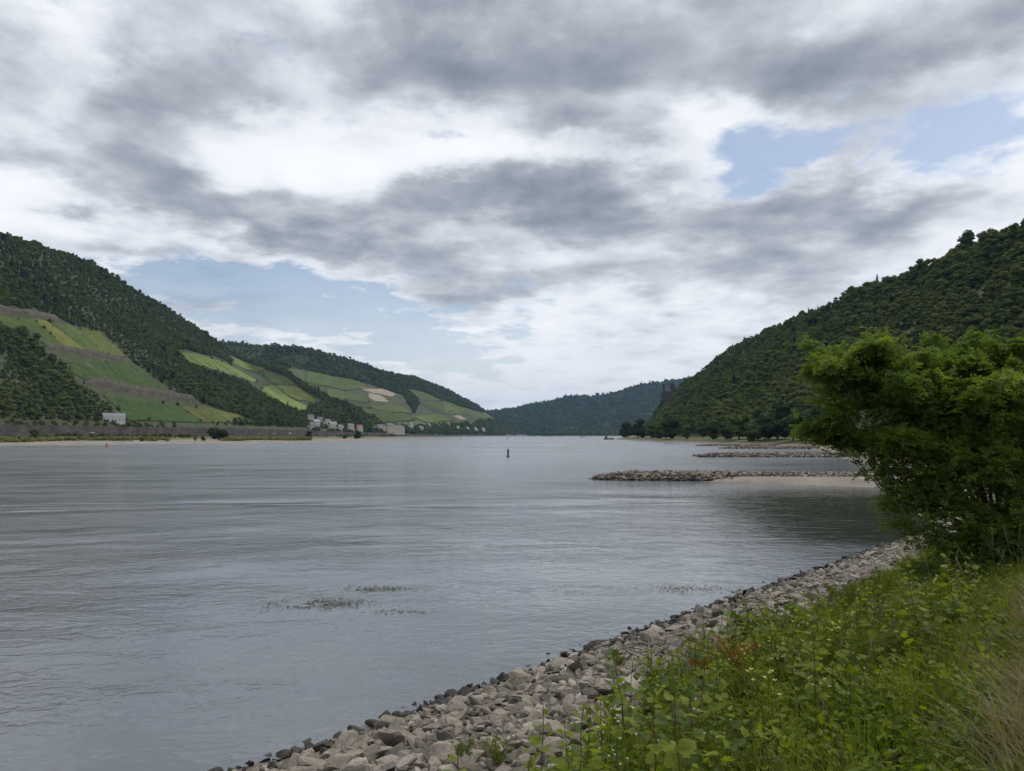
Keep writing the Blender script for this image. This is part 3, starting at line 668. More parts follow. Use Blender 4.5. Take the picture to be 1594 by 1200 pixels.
def in_poly(u, v, poly):
    p = np.asarray(poly); c = np.zeros(u.shape, bool); j = len(p) - 1
    for i in range(len(p)):
        cond = ((p[i, 1] > v) != (p[j, 1] > v)) & (u < (p[j, 0] - p[i, 0]) * (v - p[i, 1]) / (p[j, 1] - p[i, 1] + 1e-12) + p[i, 0])
        c ^= cond; j = i
    return c
def near_line(u, v, line, du, dv):
    c = np.zeros(u.shape, bool); p = np.asarray(line)
    for a, b in zip(p[:-1], p[1:]):
        d = np.array([(b[0] - a[0]) / du, (b[1] - a[1]) / dv]); q = np.stack([(u - a[0]) / du, (v - a[1]) / dv], -1)
        t = np.clip((q @ d) / (d @ d + 1e-12), 0, 1); c |= np.linalg.norm(q - t[..., None] * d, axis=-1) < 1
    return c
def hill_points(hill, step, vmin, vmax, seed, keep=1.0):
    """evenly spread points on a hillside: (u, v, P)"""
    r = np.random.RandomState(seed)
    uu = np.linspace(0, 1, 200); Pm = hill.P(uu, 0 * uu + .5); lu = np.concatenate([[0], np.cumsum(np.linalg.norm(np.diff(Pm, axis=0), axis=1))])
    vv = np.linspace(vmin, vmax, 60)
    out = []
    for L in np.arange(0, lu[-1], step):
        u0 = np.interp(L, lu, uu); ln = np.linalg.norm(np.diff(hill.P(np.full(60, u0), vv), axis=0), axis=1); cl = np.concatenate([[0], np.cumsum(ln)])
        k = max(int(cl[-1] / step), 1); t = (np.arange(k) + r.rand(k)) * cl[-1] / k
        out.append(np.stack([u0 + (r.rand(k) - .5) * 1.2 * step / lu[-1], np.interp(t, cl, vv)], -1))
    uv = np.concatenate(out); uv[:, 0] = np.clip(uv[:, 0], 0, 1)
    if keep < 1: uv = uv[r.rand(len(uv)) < keep]
    return uv[:, 0], uv[:, 1], hill.P(uv[:, 0], uv[:, 1])
def plant_forest(name, hill, step, scale, vmin, vmax, seed, fields=(), walls=(), conif=.03, label=None, gap=None):
    u, v, P = hill_points(hill, step, vmin, vmax, seed); r = np.random.RandomState(seed + 1)
    bad = np.zeros(len(u), bool)
    for f in fields: bad |= in_poly(u, v, f)
    for l in walls: bad |= near_line(u, v, l, 9.0 / 1700, .03)
    qx, qy = P[:, 0] - 273, P[:, 1] - 1206; bad |= (np.abs(qx) < 17) & (qy > -26) & (qy < 16)      # the castle rock
    for h in HOUSES + [(-418, 726)]:            # gardens and the view from the houses to the river
        hx_, hy_ = h[0], h[1]; dn = math.hypot(hx_, hy_); ex, ey = -hx_ / dn, -hy_ / dn; qx, qy = P[:, 0] - hx_, P[:, 1] - hy_; al = qx * ex + qy * ey; ac = np.abs(qx * ey - qy * ex)
        bad |= (al > -9) & (al < 34) & (ac < 9)
    P = P[~bad]; n = len(P); P = P - np.array([0, 0, .5])
    s = scale * (.45 + .75 * r.rand(n) ** 1.3 + .25 * (r.rand(n) < .15)); 
    s = s * np.clip(1 + 1.5 * fbm(P[:, 0] / 45 + 7, P[:, 1] / 45), .6, 1.6)
    size = np.stack([s * (.85 + .3 * r.rand(n)), s * (.85 + .3 * r.rand(n)), s * (.7 + .5 * r.rand(n))], -1)
    turn = np.stack([r.normal(size=n) * .06, r.normal(size=n) * .06, r.rand(n) * 6.283], -1)
    patch = fbm(P[:, 0] / 160 + 3, P[:, 1] / 160) 
    pick = np.where(r.rand(n) < conif * (1 + 6 * (patch > .12)), NP - 1, r.randint(0, NP - 1, n))
    return scatter(name, P, turn, size, pick, forest_group, label, 'forest')

LF = [f['uv'] for f in FIELDS + CLEARINGS if f['hill'] == 'left']; MF = [f['uv'] for f in FIELDS + CLEARINGS if f['hill'] == 'middle']
LW = [f['uv'] for f in WALLS if f['hill'] == 'left']; MW = [f['uv'] for f in WALLS if f['hill'] == 'middle']
plant_forest('left_hill_forest', left_hill, 5.9, .70, .02, 1.08, 1, LF, LW, label='dense dark mixed forest covering the left hill around the vineyards')
plant_forest('middle_hill_forest', middle_hill, 9, .95, .0, 1.06, 2, MF, MW, label='dark forest on the middle hill above its vineyards')
plant_forest('right_hill_forest', right_hill, 5.3, .66, .0, 1.12, 3, conif=.012, label='dense dark forest covering the steep right hill')
plant_forest('far_hill_forest', far_hill, 13, 1.35, .0, 1.05, 4, label='hazy blue green forest on the far hill closing the valley')
# ------------------------------------------------------------------ vineyards and terrace walls on the left valley side
HILLS = {'left': left_hill, 'middle': middle_hill}
def vine_material(name, lo, hi):
    m, nt = new_mat(name); t = NT(nt); g = t.n('ShaderNodeNewGeometry')
    f = t.math('ADD', t.math('MULTIPLY', t.noise(g.outputs['Position'], .06, 6, .65), .9), t.math('MULTIPLY', t.noise(g.outputs['Position'], .9, 3, .6), .3))
    t.bsdf(t.ramp(f, [(.35, lo), (.85, hi)]), .75, .15, t.bump(t.noise(g.outputs['Position'], 1.2, 5, .6), .8, .5)); return m
VINE = {'green': vine_material('vine_green', (0.081, 0.116, 0.030), (0.135, 0.182, 0.050)), 'yellow': vine_material('vine_yellow', (0.162, 0.186, 0.037), (0.270, 0.283, 0.069)),
        'deep': vine_material('vine_deep', (0.054, 0.094, 0.025), (0.092, 0.145, 0.040)), 'olive': vine_material('vine_olive', (0.115, 0.138, 0.033), (0.189, 0.207, 0.056)),
        'bright': vine_material('vine_bright', (0.128, 0.177, 0.040), (0.209, 0.262, 0.069)), 'dusky': vine_material('vine_dusky', (0.095, 0.127, 0.037), (0.155, 0.190, 0.062))}
vine_soil = mat_noise('vineyard_floor', [(.3, (.08, .095, .03)), (.7, (.15, .15, .06))], .06)
for f in FIELDS:
    hill = HILLS[f['hill']]; poly = np.array(f['uv']); r = np.random.RandomState(len(f['label']))
    u0, v0 = poly.min(0); u1, v1 = poly.max(0)
    # terrain-hugging soil sheet clipped to the field outline
    nu = max(int((u1 - u0) * hill.n * 9) + 8, 14); nv = 40
    us = np.linspace(u0, u1, nu); V = []; F = []
    for k in range(nu):
        uu = min(max(us[k], u0 + 1e-5), u1 - 1e-5); hits = []
        for i in range(len(poly)):
            a, b = poly[i - 1], poly[i]
            if (a[0] - uu) * (b[0] - uu) < 0: hits.append(a[1] + (b[1] - a[1]) * (uu - a[0]) / (b[0] - a[0]))
        if len(hits) < 2: hits = [poly[np.argmin(abs(poly[:, 0] - uu)), 1]] * 2
        V.append(hill.P(np.full(13, uu), np.linspace(min(hits), max(hits), 13)))
    V = np.array(V); V[..., 2] += .55
    soil = M['pale_soil'] if f['tone'] == 'soil' else vine_soil
    name = 'bare_field' if f['tone'] == 'soil' else 'vineyard'
    fo = tag(link(name, mesh_np(name, V.reshape(-1, 3), up_faces(V, grid_faces(nu, 13)), [soil], smooth=True)), f['label'], 'field' if f['tone'] == 'soil' else 'vineyard', 'fields on the left valley side', 'thing')
    if f['tone'] == 'soil': continue
    # vine rows up and down the slope
    mid = hill.P(np.linspace(u0, u1, 30), np.full(30, (v0 + v1) / 2)); width = np.linalg.norm(np.diff(mid, axis=0), axis=1).sum()
    sp = 2.3 if f['hill'] == 'left' else 3.6
    nr = max(int(width / sp), 3); RV = []; RF = []; c = 0
    for uu in np.linspace(u0, u1, nr + 2)[1:-1]:
        hits = []
        for i in range(len(poly)):
            a, b = poly[i - 1], poly[i]
            if (a[0] - uu) * (b[0] - uu) < 0: hits.append(a[1] + (b[1] - a[1]) * (uu - a[0]) / (b[0] - a[0]))
        if len(hits) < 2: continue
        vs = np.linspace(min(hits), max(hits), 14); p = hill.P(np.full(14, uu), vs); q = hill.P(np.full(14, uu + 1e-3), vs) - p
        q[:, 2] = 0; q /= np.linalg.norm(q, axis=1)[:, None]
        hgt = sp * .52 * (.8 + .4 * r.rand(14)); hw = sp * .30 * (.8 + .4 * r.rand(14))
        z = np.array([0, 0, 1.])
        rows = np.stack([p - q * hw[:, None] + z * .3, p - q * hw[:, None] * .75 + z * hgt[:, None], p + q * hw[:, None] * .75 + z * (hgt * (.85 + .3 * r.rand(14)))[:, None], p + q * hw[:, None] + z * .3], 1)
        RV.append(rows.reshape(-1, 3)); RF.append(grid_faces(14, 4) + c); c += 56
    if RV: tag(link('vine_rows', mesh_np('vine_rows', np.concatenate(RV), np.concatenate(RF), [VINE[f['tone']]]), fo), kind='stuff')
for wl in WALLS:
    hill = HILLS[wl['hill']]; p = np.array(wl['uv']); t = np.linspace(0, 1, 60); ti = np.linspace(0, 1, len(p)); r = np.random.RandomState(7)
    u = np.interp(t, ti, p[:, 0]); v = np.interp(t, ti, p[:, 1]); b = hill.P(u, v); up = hill.P(u, v + .004) - b; up[:, 2] = 0; up /= np.linalg.norm(up, axis=1)[:, None] + 1e-9
    h = wl['h'] * (.85 + .12 * r.rand(60) + .5 * fbm(t * 9, t * 0 + 3.3)) * np.clip(np.minimum(t, 1 - t) * 12, .35, 1); z = np.array([0, 0, 1.])
    # a rubble slope steps up to the wall head
    V = np.stack([b - z * 2.0 - up * .2, b + z * (h * .55)[:, None] + up * (h * .12)[:, None], b + z * h[:, None] + up * (h * .3)[:, None], b + z * h[:, None] * .98 + up * (h * .3 + 1.2)[:, None], b + up * (h * .3 + 1.3)[:, None] - z * 1.5], 1)
    tag(link('terrace_wall', mesh_np('terrace_wall', V.reshape(-1, 3), grid_faces(60, 5), [M['terrace_stone']])), wl['label'], 'wall', 'terrace walls on the left valley side', 'thing')

# hedges and bushes along the field borders
r = np.random.RandomState(91); hp = []
for f in FIELDS:
    hill = HILLS[f['hill']]; poly = np.array(f['uv'])
    for a, b in zip(poly, np.roll(poly, -1, 0)):
        t = np.linspace(0, 1, 24); q = a + (b - a) * t[:, None]; Pq = hill.P(q[:, 0], q[:, 1]); Lq = np.linalg.norm(np.diff(Pq, axis=0), axis=1).sum(); n = r.poisson(Lq / 26)
        tt = np.clip((r.rand() + .18 * r.normal(size=n)), 0, 1); q = a + (b - a) * tt[:, None]
        if n: hp.append(hill.P(q[:, 0], q[:, 1]) + np.concatenate([r.normal(size=(n, 2)) * 1.5, np.full((n, 1), -.2)], 1))
hp = np.concatenate(hp); n = len(hp); s = .16 + .34 * r.rand(n) ** 2
scatter('vineyard_hedges', hp, np.stack([0 * s, 0 * s, r.rand(n) * 6.28], -1), np.stack([s, s, s], -1), r.randint(0, NP - 1, n), forest_group, 'scattered small bushes along the borders of the vineyards', 'hedge')
# ------------------------------------------------------------------ stones: riprap on the near bank, groynes in the river
def rock_np(r, sub):
    V, F = ico(sub)
    V = V * (1 + .10 * r.normal(size=(len(V), 1))) if sub < 2 else V
    for k in range(17):
        n = r.normal(size=3); n /= np.linalg.norm(n); d = .40 + .30 * r.rand()
        V = V - np.maximum(V @ n - d, 0)[:, None] * n
    V = V * 1.3 * np.array([1.25 + .35 * r.rand(), .95 + .25 * r.rand(), .48 + .28 * r.rand()])
    V = V + .018 * r.normal(size=V.shape)
    return V, F
def stone_material(name, cols, wet=False):
    m, nt = new_mat(name); t = NT(nt)
    oc = t.n('ShaderNodeTexCoord').outputs['Object']; g = t.n('ShaderNodeNewGeometry')
    rnd = t.math('FRACT', t.math('ADD', t.n('ShaderNodeObjectInfo').outputs['Random'], g.outputs['Random Per Island']))
    base = t.ramp(rnd, cols)
    p = g.outputs['Position']
    spk = t.noise(p, 16, 8, .7); blot = t.noise(p, 4.5, 4, .6)
    c = t.mix(1.0, base, t.ramp(spk, [(.25, (.55, .54, .52)), (.5, (1, 1, 1)), (.75, (1.3, 1.28, 1.25))]), 'MULTIPLY')
    c = t.mix(t.mr(blot, .52, .70, 0, .55), c, (.014, .013, .009) if wet else (.10, .088, .068))                # dust and lichen
    t.bsdf(c, .5 if wet else .88, .25 if wet else .2, t.bump(t.math('ADD', t.noise(p, 9, 5, .6), t.math('MULTIPLY', spk, .5)), .8, .035)); return m
M['stone'] = stone_material('riprap_stone', [(0, (.10, .092, .082)), (.2, (.180, .156, .130)), (.4, (.235, .204, .168)), (.6, (.29, .254, .205)), (.8, (.195, .168, .145)), (1, (.36, .325, .275))])
M['wet_stone'] = stone_material('wet_stone', [(0, (.010, .010, .009)), (.5, (.024, .022, .016)), (1, (.055, .046, .036))], True)
M['groyne_stone'] = stone_material('groyne_stone', [(0, (.10, .082, .068)), (.5, (.20, .165, .135)), (1, (.30, .26, .215))])

def darts(n, s0, s1, a0, a1, rad, placed, r, smax):
    """non-overlapping stone spots on the bank"""
    out = []; cell = .5
    for _ in range(n):
        s = s0 + (s1 - s0) * r.rand(); a = a0 + (a1 - a0) * r.rand(); q = rad[0] + (rad[1] - rad[0]) * r.rand() ** 1.6
        if s > smax(a) + .5 * r.normal() * .6 or (s < .45 and q > .15): continue
        k = (int(s // cell), int(a // cell)); ok = True
        for i in (-1, 0, 1):
            for j in (-1, 0, 1):
                for (s2, a2, q2) in placed.get((k[0] + i, k[1] + j), ()):
                    if (s - s2) ** 2 + (a - a2) ** 2 < (.82 * (q + q2)) ** 2: ok = False; break
                if not ok: break
            if not ok: break
        if ok: placed.setdefault(k, []).append((s, a, q)); out.append((s, a, q))
    return out
veg_edge = lambda a: float(np.interp(a, [-6, 3, 6, 8.5, 11, 17, 30, 40], [8.2, 7.0, 5.9, 4.7, 4.2, 4.6, 3.6, 3.1]))
r = np.random.RandomState(31); placed = {}
spots = []
smax = lambda a: veg_edge(a) + 1.5
spots += darts(520, -.7, 8.5, -4, 40, (.13, .25), placed, r, smax)
spots += darts(14000, -.9, 8.5, -4, 40, (.07, .14), placed, r, smax)
spots += darts(24000, -1.0, 8.5, -3, 40, (.03, .058), placed, r, smax)
sp = np.array(spots); X, Y = near_xy(sp[:, 0], sp[:, 1]); Z = bank_z(sp[:, 0], sp[:, 1]) + sp[:, 2] * (.18 + .25 * r.rand(len(sp)))
dist = np.sqrt(X ** 2 + Y ** 2 + (Z - EYE) ** 2); inview = (np.abs(X / np.maximum(Y, .1)) < .76) & (Y > 6.5) & (sp[:, 0] < np.array([veg_edge(a) for a in sp[:, 1]]) + .3) & (sp[:, 0] > -.35)
order = np.argsort(-np.where(inview, sp[:, 2] / dist, 0))[:300]
single = np.zeros(len(sp), bool); single[order] = True
wet = sp[:, 0] < .55 + .22 * r.normal(size=len(sp))
rip = tag(empty('stone_embankment', (*[float(q) for q in near_xy(2.0, 12.0)], 0)), 'broken pale stone riprap sloping into the water along the near bank', 'embankment')
bx, by = rip.location.x, rip.location.y
protos = {}
for wv in (False, True):
    for k in range(14):
        V, F = rock_np(np.random.RandomState(500 + k), 2); protos[wv, k] = mesh_np('stone', V, F, [M['wet_stone' if wv else 'stone']])
for i in order:
    o = link('stone', protos[bool(wet[i]), int(r.randint(14))], rip, (X[i] - bx, Y[i] - by, Z[i]))
    o.rotation_euler = (r.normal() * .35, r.normal() * .35, r.rand() * 6.28); q = sp[i, 2] * .98; o.scale = (q, q, q)
def stone_mass(name, idx, mat, parent, Pw, rad, rr, protn=8, sub=1, seed=700):
    """many stones as one mesh, positions in parent's axes"""
    Vs = []; Fs = []; c = 0
    ks = rr.randint(0, protn, len(idx))
    for k in range(protn):
        j = idx[ks == k]
        if not len(j): continue
        V, F = rock_np(np.random.RandomState(seed + k), sub)
        Mx = np.einsum('nij,njk->nik', np.array([Euler((a, b, c2)).to_matrix() for a, b, c2 in zip(rr.normal(size=len(j)) * .4, rr.normal(size=len(j)) * .4, rr.rand(len(j)) * 6.28)]), np.repeat(np.eye(3)[None], len(j), 0))
        W, G = stamp(V, F, Mx, Pw[j], rad[j]); Vs.append(W); Fs.append(G + c); c += len(W)
    return tag(link(name, mesh_np(name, np.concatenate(Vs), np.concatenate(Fs), [mat]), parent), kind='stuff')
Pw = np.stack([X - bx, Y - by, Z], -1)
rest = np.where(~single)[0]
big = rest[sp[rest, 2] > .062]; small = rest[sp[rest, 2] <= .062]
stone_mass('loose_stones', big[~wet[big]], M['stone'], rip, Pw, sp[:, 2], r, sub=2)
stone_mass('small_rubble', small[~wet[small]], M['stone'], rip, Pw, sp[:, 2], r, sub=1)
stone_mass('wet_waterline_stones', rest[wet[rest]], M['wet_stone'], rip, Pw, sp[:, 2], r, sub=1)

# groynes: low stone dams running out from the right bank
def groyne(tip, root, width, h, n, singles, label, rad, seed, sand=None):
    r = np.random.RandomState(seed); tip = np.array(tip, float); root = np.array(root, float); d = root - tip; Ln = np.linalg.norm(d); d /= Ln; nrm = np.array([-d[1], d[0]])
    g = tag(empty('stone_groyne', (tip[0], tip[1], 0)), label, 'groyne', 'stone groynes along the right bank')
    t = np.linspace(-.06, 1.05, 40); w = np.array([-1.3, -1, -.55, 0, .55, 1, 1.3]); hz = np.array([-1.2, -.25, .62, .9, .62, -.25, -1.2])
    prof = np.clip(t * 7 + .15, 0, 1) ** .6
    V = np.array([[(*(tip * 0 + d * Ln * tt + nrm * ww * width / 2 * (.55 + .45 * pf)), (hh * h if hh > 0 else hh) * (pf if hh > 0 else 1) - .06) for ww, hh in zip(w, hz)] for tt, pf in zip(t, prof)])
    link('mound', mesh_np('mound', V.reshape(-1, 3), grid_faces(40, 7)[:, ::-1], [M['groyne_stone']], smooth=True), g)
    tt = r.rand(n) ** .95; ww = (r.rand(n) * 2 - 1) * 1.02; pf = np.clip(tt * 7 + .15, 0, 1) ** .6
    q = d[None] * (Ln * tt)[:, None] + nrm[None] * (ww * width / 2 * (.55 + .45 * pf))[:, None]
    z = np.interp(ww, w, hz) ; z = np.where(z > 0, z * h * pf, z) ; rr = rad * (.6 + .8 * r.rand(n))
    Pl = np.concatenate([q, (z + rr * .12)[:, None]], 1)
    y = tip[1] + q[:, 1]; face = -np.sign(nrm[1]) * ww
    o = np.argsort(-(rr * (1 + .6 * face)))[:singles]; isl = np.zeros(n, bool); isl[o] = True
    for i in o:
        s = link('stone', protos[bool(z[i] < .12), int(r.randint(14))], g, Pl[i]); s.rotation_euler = (r.normal() * .4, r.normal() * .4, r.rand() * 6.28); s.scale = (rr[i],) * 3
    j = np.where(~isl & (z >= .12))[0]; stone_mass('dry_stones', j, M['groyne_stone'], g, Pl, rr, r, 6, 1, 900)
    j = np.where(~isl & (z < .12))[0]; stone_mass('wet_stones', j, M['wet_stone'], g, Pl, rr, r, 6, 1, 900)
    return g
groyne((9.4, 79.5), (43, 74.5), 5.6, .95, 3400, 120, 'nearest and longest stone groyne reaching out from behind the near tree', .21, 1)
groyne((41.5, 158), (84, 160), 6, 1.0, 1900, 0, 'second low stone groyne farther out, dark against bright water', .27, 2)
groyne((76, 253), (118, 258), 6, .85, 1200, 0, 'third stone groyne, a thin line off the right bank', .32, 3)
groyne((84, 318), (128, 325), 6, .7, 800, 0, 'farthest flat stone groyne by the grassy bank', .36, 4)
# little sand beach on the near side of the first groyne
t = np.linspace(0, 1, 40); w = np.linspace(0, 1, 8)
front = np.stack([np.interp(t, [0, .25, .6, 1], [19.0, 25, 32, 40]), np.interp(t, [0, .25, .6, 1], [76.0, 71.5, 67.0, 62])], -1); back = np.stack([np.interp(t, [0, 1], [18.5, 46]), np.interp(t, [0, 1], [78.2, 75])], -1)
P2 = front[:, None] * (1 - w)[None, :, None] + back[:, None] * w[None, :, None]
zz2 = np.interp(w, [0, .12, .5, 1], [-.5, .02, .42, .75])[None] * np.clip(t * 4 + .1, 0, 1)[:, None] + .05 * fbm(P2[..., 0] * .4, P2[..., 1] * .4)
tag(link('sand_beach', mesh_np('sand_beach', np.concatenate([P2, zz2[..., None]], -1).reshape(-1, 3), grid_faces(40, 8)[:, ::-1], [M['sand']], smooth=True)), kind='structure')
# ------------------------------------------------------------------ the tree at the right edge
M['locust'] = mat_leaf('locust_leaflets', (.066, .110, .024), (.17, .23, .042), .5, .6, .2, .75, tint=(.28, .31, .045), rnd='none')
def bez(p0, p1, p2, n):
    t = np.linspace(0, 1, n)[:, None]; return (1 - t) ** 2 * p0 + 2 * t * (1 - t) * p1 + t ** 2 * p2
def leaf_spray(r, ends, dirs, per, leaflets, llen, lsize, droop=.35):
    """pinnate leaves along short twigs: leaflets as folded diamonds"""
    n = len(ends)
    lf = np.array([(0, 0, 0), (.45, .26, .05), (1, 0, 0), (.45, -.26, .05)]); F = np.array([[0, 1, 2], [0, 2, 3]])
    T = []; Nn = []; Xd = []
    k = np.repeat(np.arange(n), per); m = len(k)
    base = ends[k] - dirs[k] * (r.rand(m) * .32)[:, None]
    a = r.normal(size=(m, 3)) * np.array([1, 1, .45]) + dirs[k] * .6; a /= np.linalg.norm(a, axis=1)[:, None]
    side = np.cross(a, np.array([0, 0, 1.]) + .35 * r.normal(size=(m, 3))); side /= np.linalg.norm(side, axis=1)[:, None]
    up = np.cross(side, a)
    for j in range(leaflets):
        f = (j // 2 + .6) / (leaflets / 2 + .5); sg = 1 if j % 2 else -1
        if j == leaflets - 1: sg = 0
        p = base + a * (f * llen)[..., None] if np.ndim(llen) else base + a * f * llen
        p = p - np.array([0, 0, 1.]) * droop * (f * f) * .06
        d = side * sg + a * (.55 if sg else 1.0) + r.normal(size=(m, 3)) * .18; d /= np.linalg.norm(d, axis=1)[:, None]
        nn = up + r.normal(size=(m, 3)) * .38; y = np.cross(nn, d); y /= np.linalg.norm(y, axis=1)[:, None]; z = np.cross(d, y)
        T.append(p); Nn.append(np.stack([d, y, z], -1))
    T = np.concatenate(T); Mx = np.concatenate(Nn)
    return stamp(lf, F, Mx, T, lsize * (.7 + .6 * r.rand(len(T))))
def sprays(lobes, n, seed):
    """long feathery shoots standing out of the crown"""
    r = np.random.RandomState(seed); out = []
    for _ in range(n):
        x, y, z, q, d = lobes[r.randint(len(lobes))]
        a = r.rand() * 6.28; e = .05 + .75 * r.rand(); D = np.array([math.cos(a) * math.cos(e) - .35, math.sin(a) * math.cos(e) * .7 - .25, math.sin(e)]); D /= np.linalg.norm(D)
        for k in range(3): out.append((x + D[0] * q * (.9 + .33 * k), y + D[1] * q * (.9 + .33 * k), z + D[2] * q * (.8 + .30 * k), .24 - .05 * k, 2.2))
    return out
def near_tree(name, base, lobes, label, seed, twigs=92, per=7, leaflets=9, lsize=.062, mat=None, trunk_r=.075, fork=.45):
    r = np.random.RandomState(seed); base = np.array(base, float)
    root = tag(empty(name, base), label, 'tree' if 'tree' in name else 'bush')
    wood = MB(); LV = []; LF_ = []; c = 0
    fork_p = np.array([0, 0, fork])
    tr = MB(); tr.tube(np.array([(0, 0, -.15), (.02, 0, fork * .5), tuple(fork_p)]), [trunk_r * 1.35, trunk_r * 1.1, trunk_r], 8); tr.build('trunk', M['bark'], root, True)
    for (lx, ly, lz, lr, dens) in lobes:
        C = np.array([lx, ly, lz]) - base; 
        s0 = fork_p * (.3 + .7 * r.rand()); hd = np.array([C[0] * .35, C[1] * .35, C[2] * .75 + .25]) + r.normal(size=3) * .12
        limb = bez(s0, hd, C, 9); limb[1:-1] += r.normal(size=(7, 3)) * .025
        if lr > .3: wood.tube(limb, np.linspace(.038, .012, 9), 5)
        else: limb = C + (limb - C) * .12; wood.tube(limb, np.linspace(.007, .003, 9), 4)
        nt_ = int(twigs * dens * (lr / .8) ** 2)
        d = r.normal(size=(nt_, 3)); d /= np.linalg.norm(d, axis=1)[:, None]; d[:, 2] = d[:, 2] * .8 + .12
        e = C + d * (lr * (.35 + .72 * r.rand(nt_) ** .55))[:, None] * np.array([1.12, 1.0, .78])
        st = limb[r.randint(5, 9, nt_)]
        for q in range(nt_):
            if q % 2 == 0:
                mid = (st[q] + e[q]) / 2 + np.array([0, 0, .10]) + r.normal(size=3) * .05
                wood.tube(bez(st[q], mid, e[q], 4), np.linspace(.008, .003, 4), 3)
        dd = e - st + r.normal(size=(nt_, 3)) * .25; dd /= np.linalg.norm(dd, axis=1)[:, None] + 1e-6
        V, F = leaf_spray(r, e, dd, per, leaflets, .17, lsize); LV.append(V); LF_.append(F + c); c += len(V)
    wood.build('branches', M['bark'], root, True)
    link('crown', mesh_np('crown', np.concatenate(LV), np.concatenate(LF_), [mat or M['locust']]), root)
    return root
# crown lobes of the tree: x, y, z (metres), radius, density
TREE_LOBES = [(8.4, 12.6, 2.75, .6, 1.5), (9.3, 12.3, 2.55, .7, 1.6), (10.2, 12.2, 2.6, .8, 1.6), (11.0, 12.3, 2.8, .9, 1.5), (5.85, 13.5, 4.98, .36, 1.1), (6.05, 13.4, 6.78, .30, 1.1), (6.2, 13.2, 5.5, .3, .9), (9.55, 13.3, 7.12, .3, 1), (8.6, 13.2, 7.1, .28, 1), (10.8, 13.2, 7.75, .34, 1), (7.65, 13.3, 7.02, .26, 1), (11.4, 13.4, 7.9, .4, 1), (6.9, 13.2, 4.3, .3, 1), (7.2, 12.7, 3.4, .3, 1), (6.45, 13.2, 6.85, .50, 1), (6.75, 13.4, 6.62, .75, 1), (7.6, 13.2, 6.55, .80, 1), (8.55, 13.6, 6.55, .85, 1.1), (9.75, 13.8, 6.72, .95, 1.1), (10.9, 13.6, 6.95, 1.1, 1.1), (12.2, 14.0, 7.2, 1.2, 1),
    (9.2, 13.0, 6.95, .42, .9), (8.0, 13.3, 7.0, .38, .9), (10.25, 13.2, 7.25, .45, .9), (7.25, 13.2, 7.0, .34, .9), (6.5, 13.3, 5.95, .62, .9), (7.2, 13.0, 5.7, .80, 1), (8.3, 13.0, 5.55, 1.0, 1), (9.5, 13.4, 5.6, 1.1, 1), (10.8, 13.4, 5.7, 1.2, 1),
    (6.35, 13.3, 4.98, .45, 1), (6.75, 13.1, 4.75, .62, 1), (7.55, 12.8, 4.55, .70, 1), (8.4, 12.8, 4.4, .95, 1.1), (9.6, 13.0, 4.4, 1.1, 1.1), (10.8, 13.2, 4.5, 1.1, 1.1), (7.75, 12.8, 3.75, .62, 1.1), (8.6, 12.6, 3.35, .9, 1.1), (9.6, 12.6, 3.3, 1.0, 1.1), (10.7, 12.8, 3.4, 1.1, 1.1), (9.0, 12.5, 2.85, .65, 1.0), (10.0, 12.6, 2.7, .75, 1)]
TREE_LOBES = [(7.25, 13.0, 4.15, .45, 1.3), (7.6, 12.9, 3.95, .5, 1.3), (7.6, 12.6, 3.1, .5, 1.2), (8.2, 12.4, 2.7, .5, 1.3), (7.1, 12.8, 3.75, .4, 1.1)] + [(x, y, z if z < 5.2 else 5.2 + (z - 5.2) * .60, q, d) for x, y, z, q, d in TREE_LOBES]
TREE_LOBES += sprays([l for l in TREE_LOBES if l[2] > 4.2 and l[3] > .4], 46, 3)
near_tree('leafy_tree', (9.1, 13.2, float(ground_z(9.1, 13.2))), TREE_LOBES, 'large spreading leafy green tree filling the right edge above the bank', 77)
near_tree('leafy_bush', (8.9, 11.7, float(ground_z(8.9, 11.7))), [(8.0, 12.0, 2.65, .55, 1.5), (8.8, 11.6, 2.6, .65, 1.6), (9.8, 11.4, 2.75, .7, 1.6), (7.45, 12.5, 2.5, .45, 1.4), (10.6, 11.4, 2.95, .8, 1.5), (8.5, 12.2, 3.1, .55, 1.4)], 'low dense leafy bush at the foot of the large tree', 78, fork=.12, trunk_r=.03)
# ------------------------------------------------------------------ plants on the near bank
M['herb'] = mat_leaf('herb_leaf', (.080, .114, .012), (.158, .198, .020), .42, .6, .16, .5, tint=(.22, .25, .03))
M['herb_dark'] = mat_leaf('herb_dark_leaf', (.042, .070, .016), (.08, .115, .026), .3, .6, .16, .5)
M['weed'] = mat_leaf('fine_weed_leaf', (.062, .092, .013), (.125, .162, .022), .42, .6, .15, .5, tint=(.20, .21, .03))
M['weed_stem'] = mat_noise('weed_stem', [(.3, (.07, .08, .025)), (.7, (.12, .10, .04))], 5, bump=0)
M['red_stem'] = mat_noise('red_stem', [(.3, (.07, .035, .02)), (.7, (.13, .07, .035))], 5, bump=0)
M['dry'] = mat_leaf('dry_grass', (.16, .135, .080), (.34, .29, .19), .3, .7, .2, .6, rnd='none')
M['dry_green'] = mat_leaf('fading_grass', (.085, .105, .026), (.22, .20, .07), .35, .7, .2, .6, rnd='none')
M['rust'] = mat_leaf('dead_weed', (.20, .085, .028), (.36, .17, .06), .25, .8, .1, 2.0, rnd='none')
M['petal_yellow'] = mat_noise('petal_yellow', [(.3, (.55, .50, .14)), (.7, (.68, .62, .28))], 8, bump=0)
M['petal_white'] = mat_noise('petal_white', [(.3, (.55, .56, .48)), (.7, (.72, .72, .66))], 8, bump=0)
M['scar'] = mat_noise('yellow_leaf', [(.3, (.40, .26, .03)), (.7, (.5, .36, .05))], 8, bump=0)

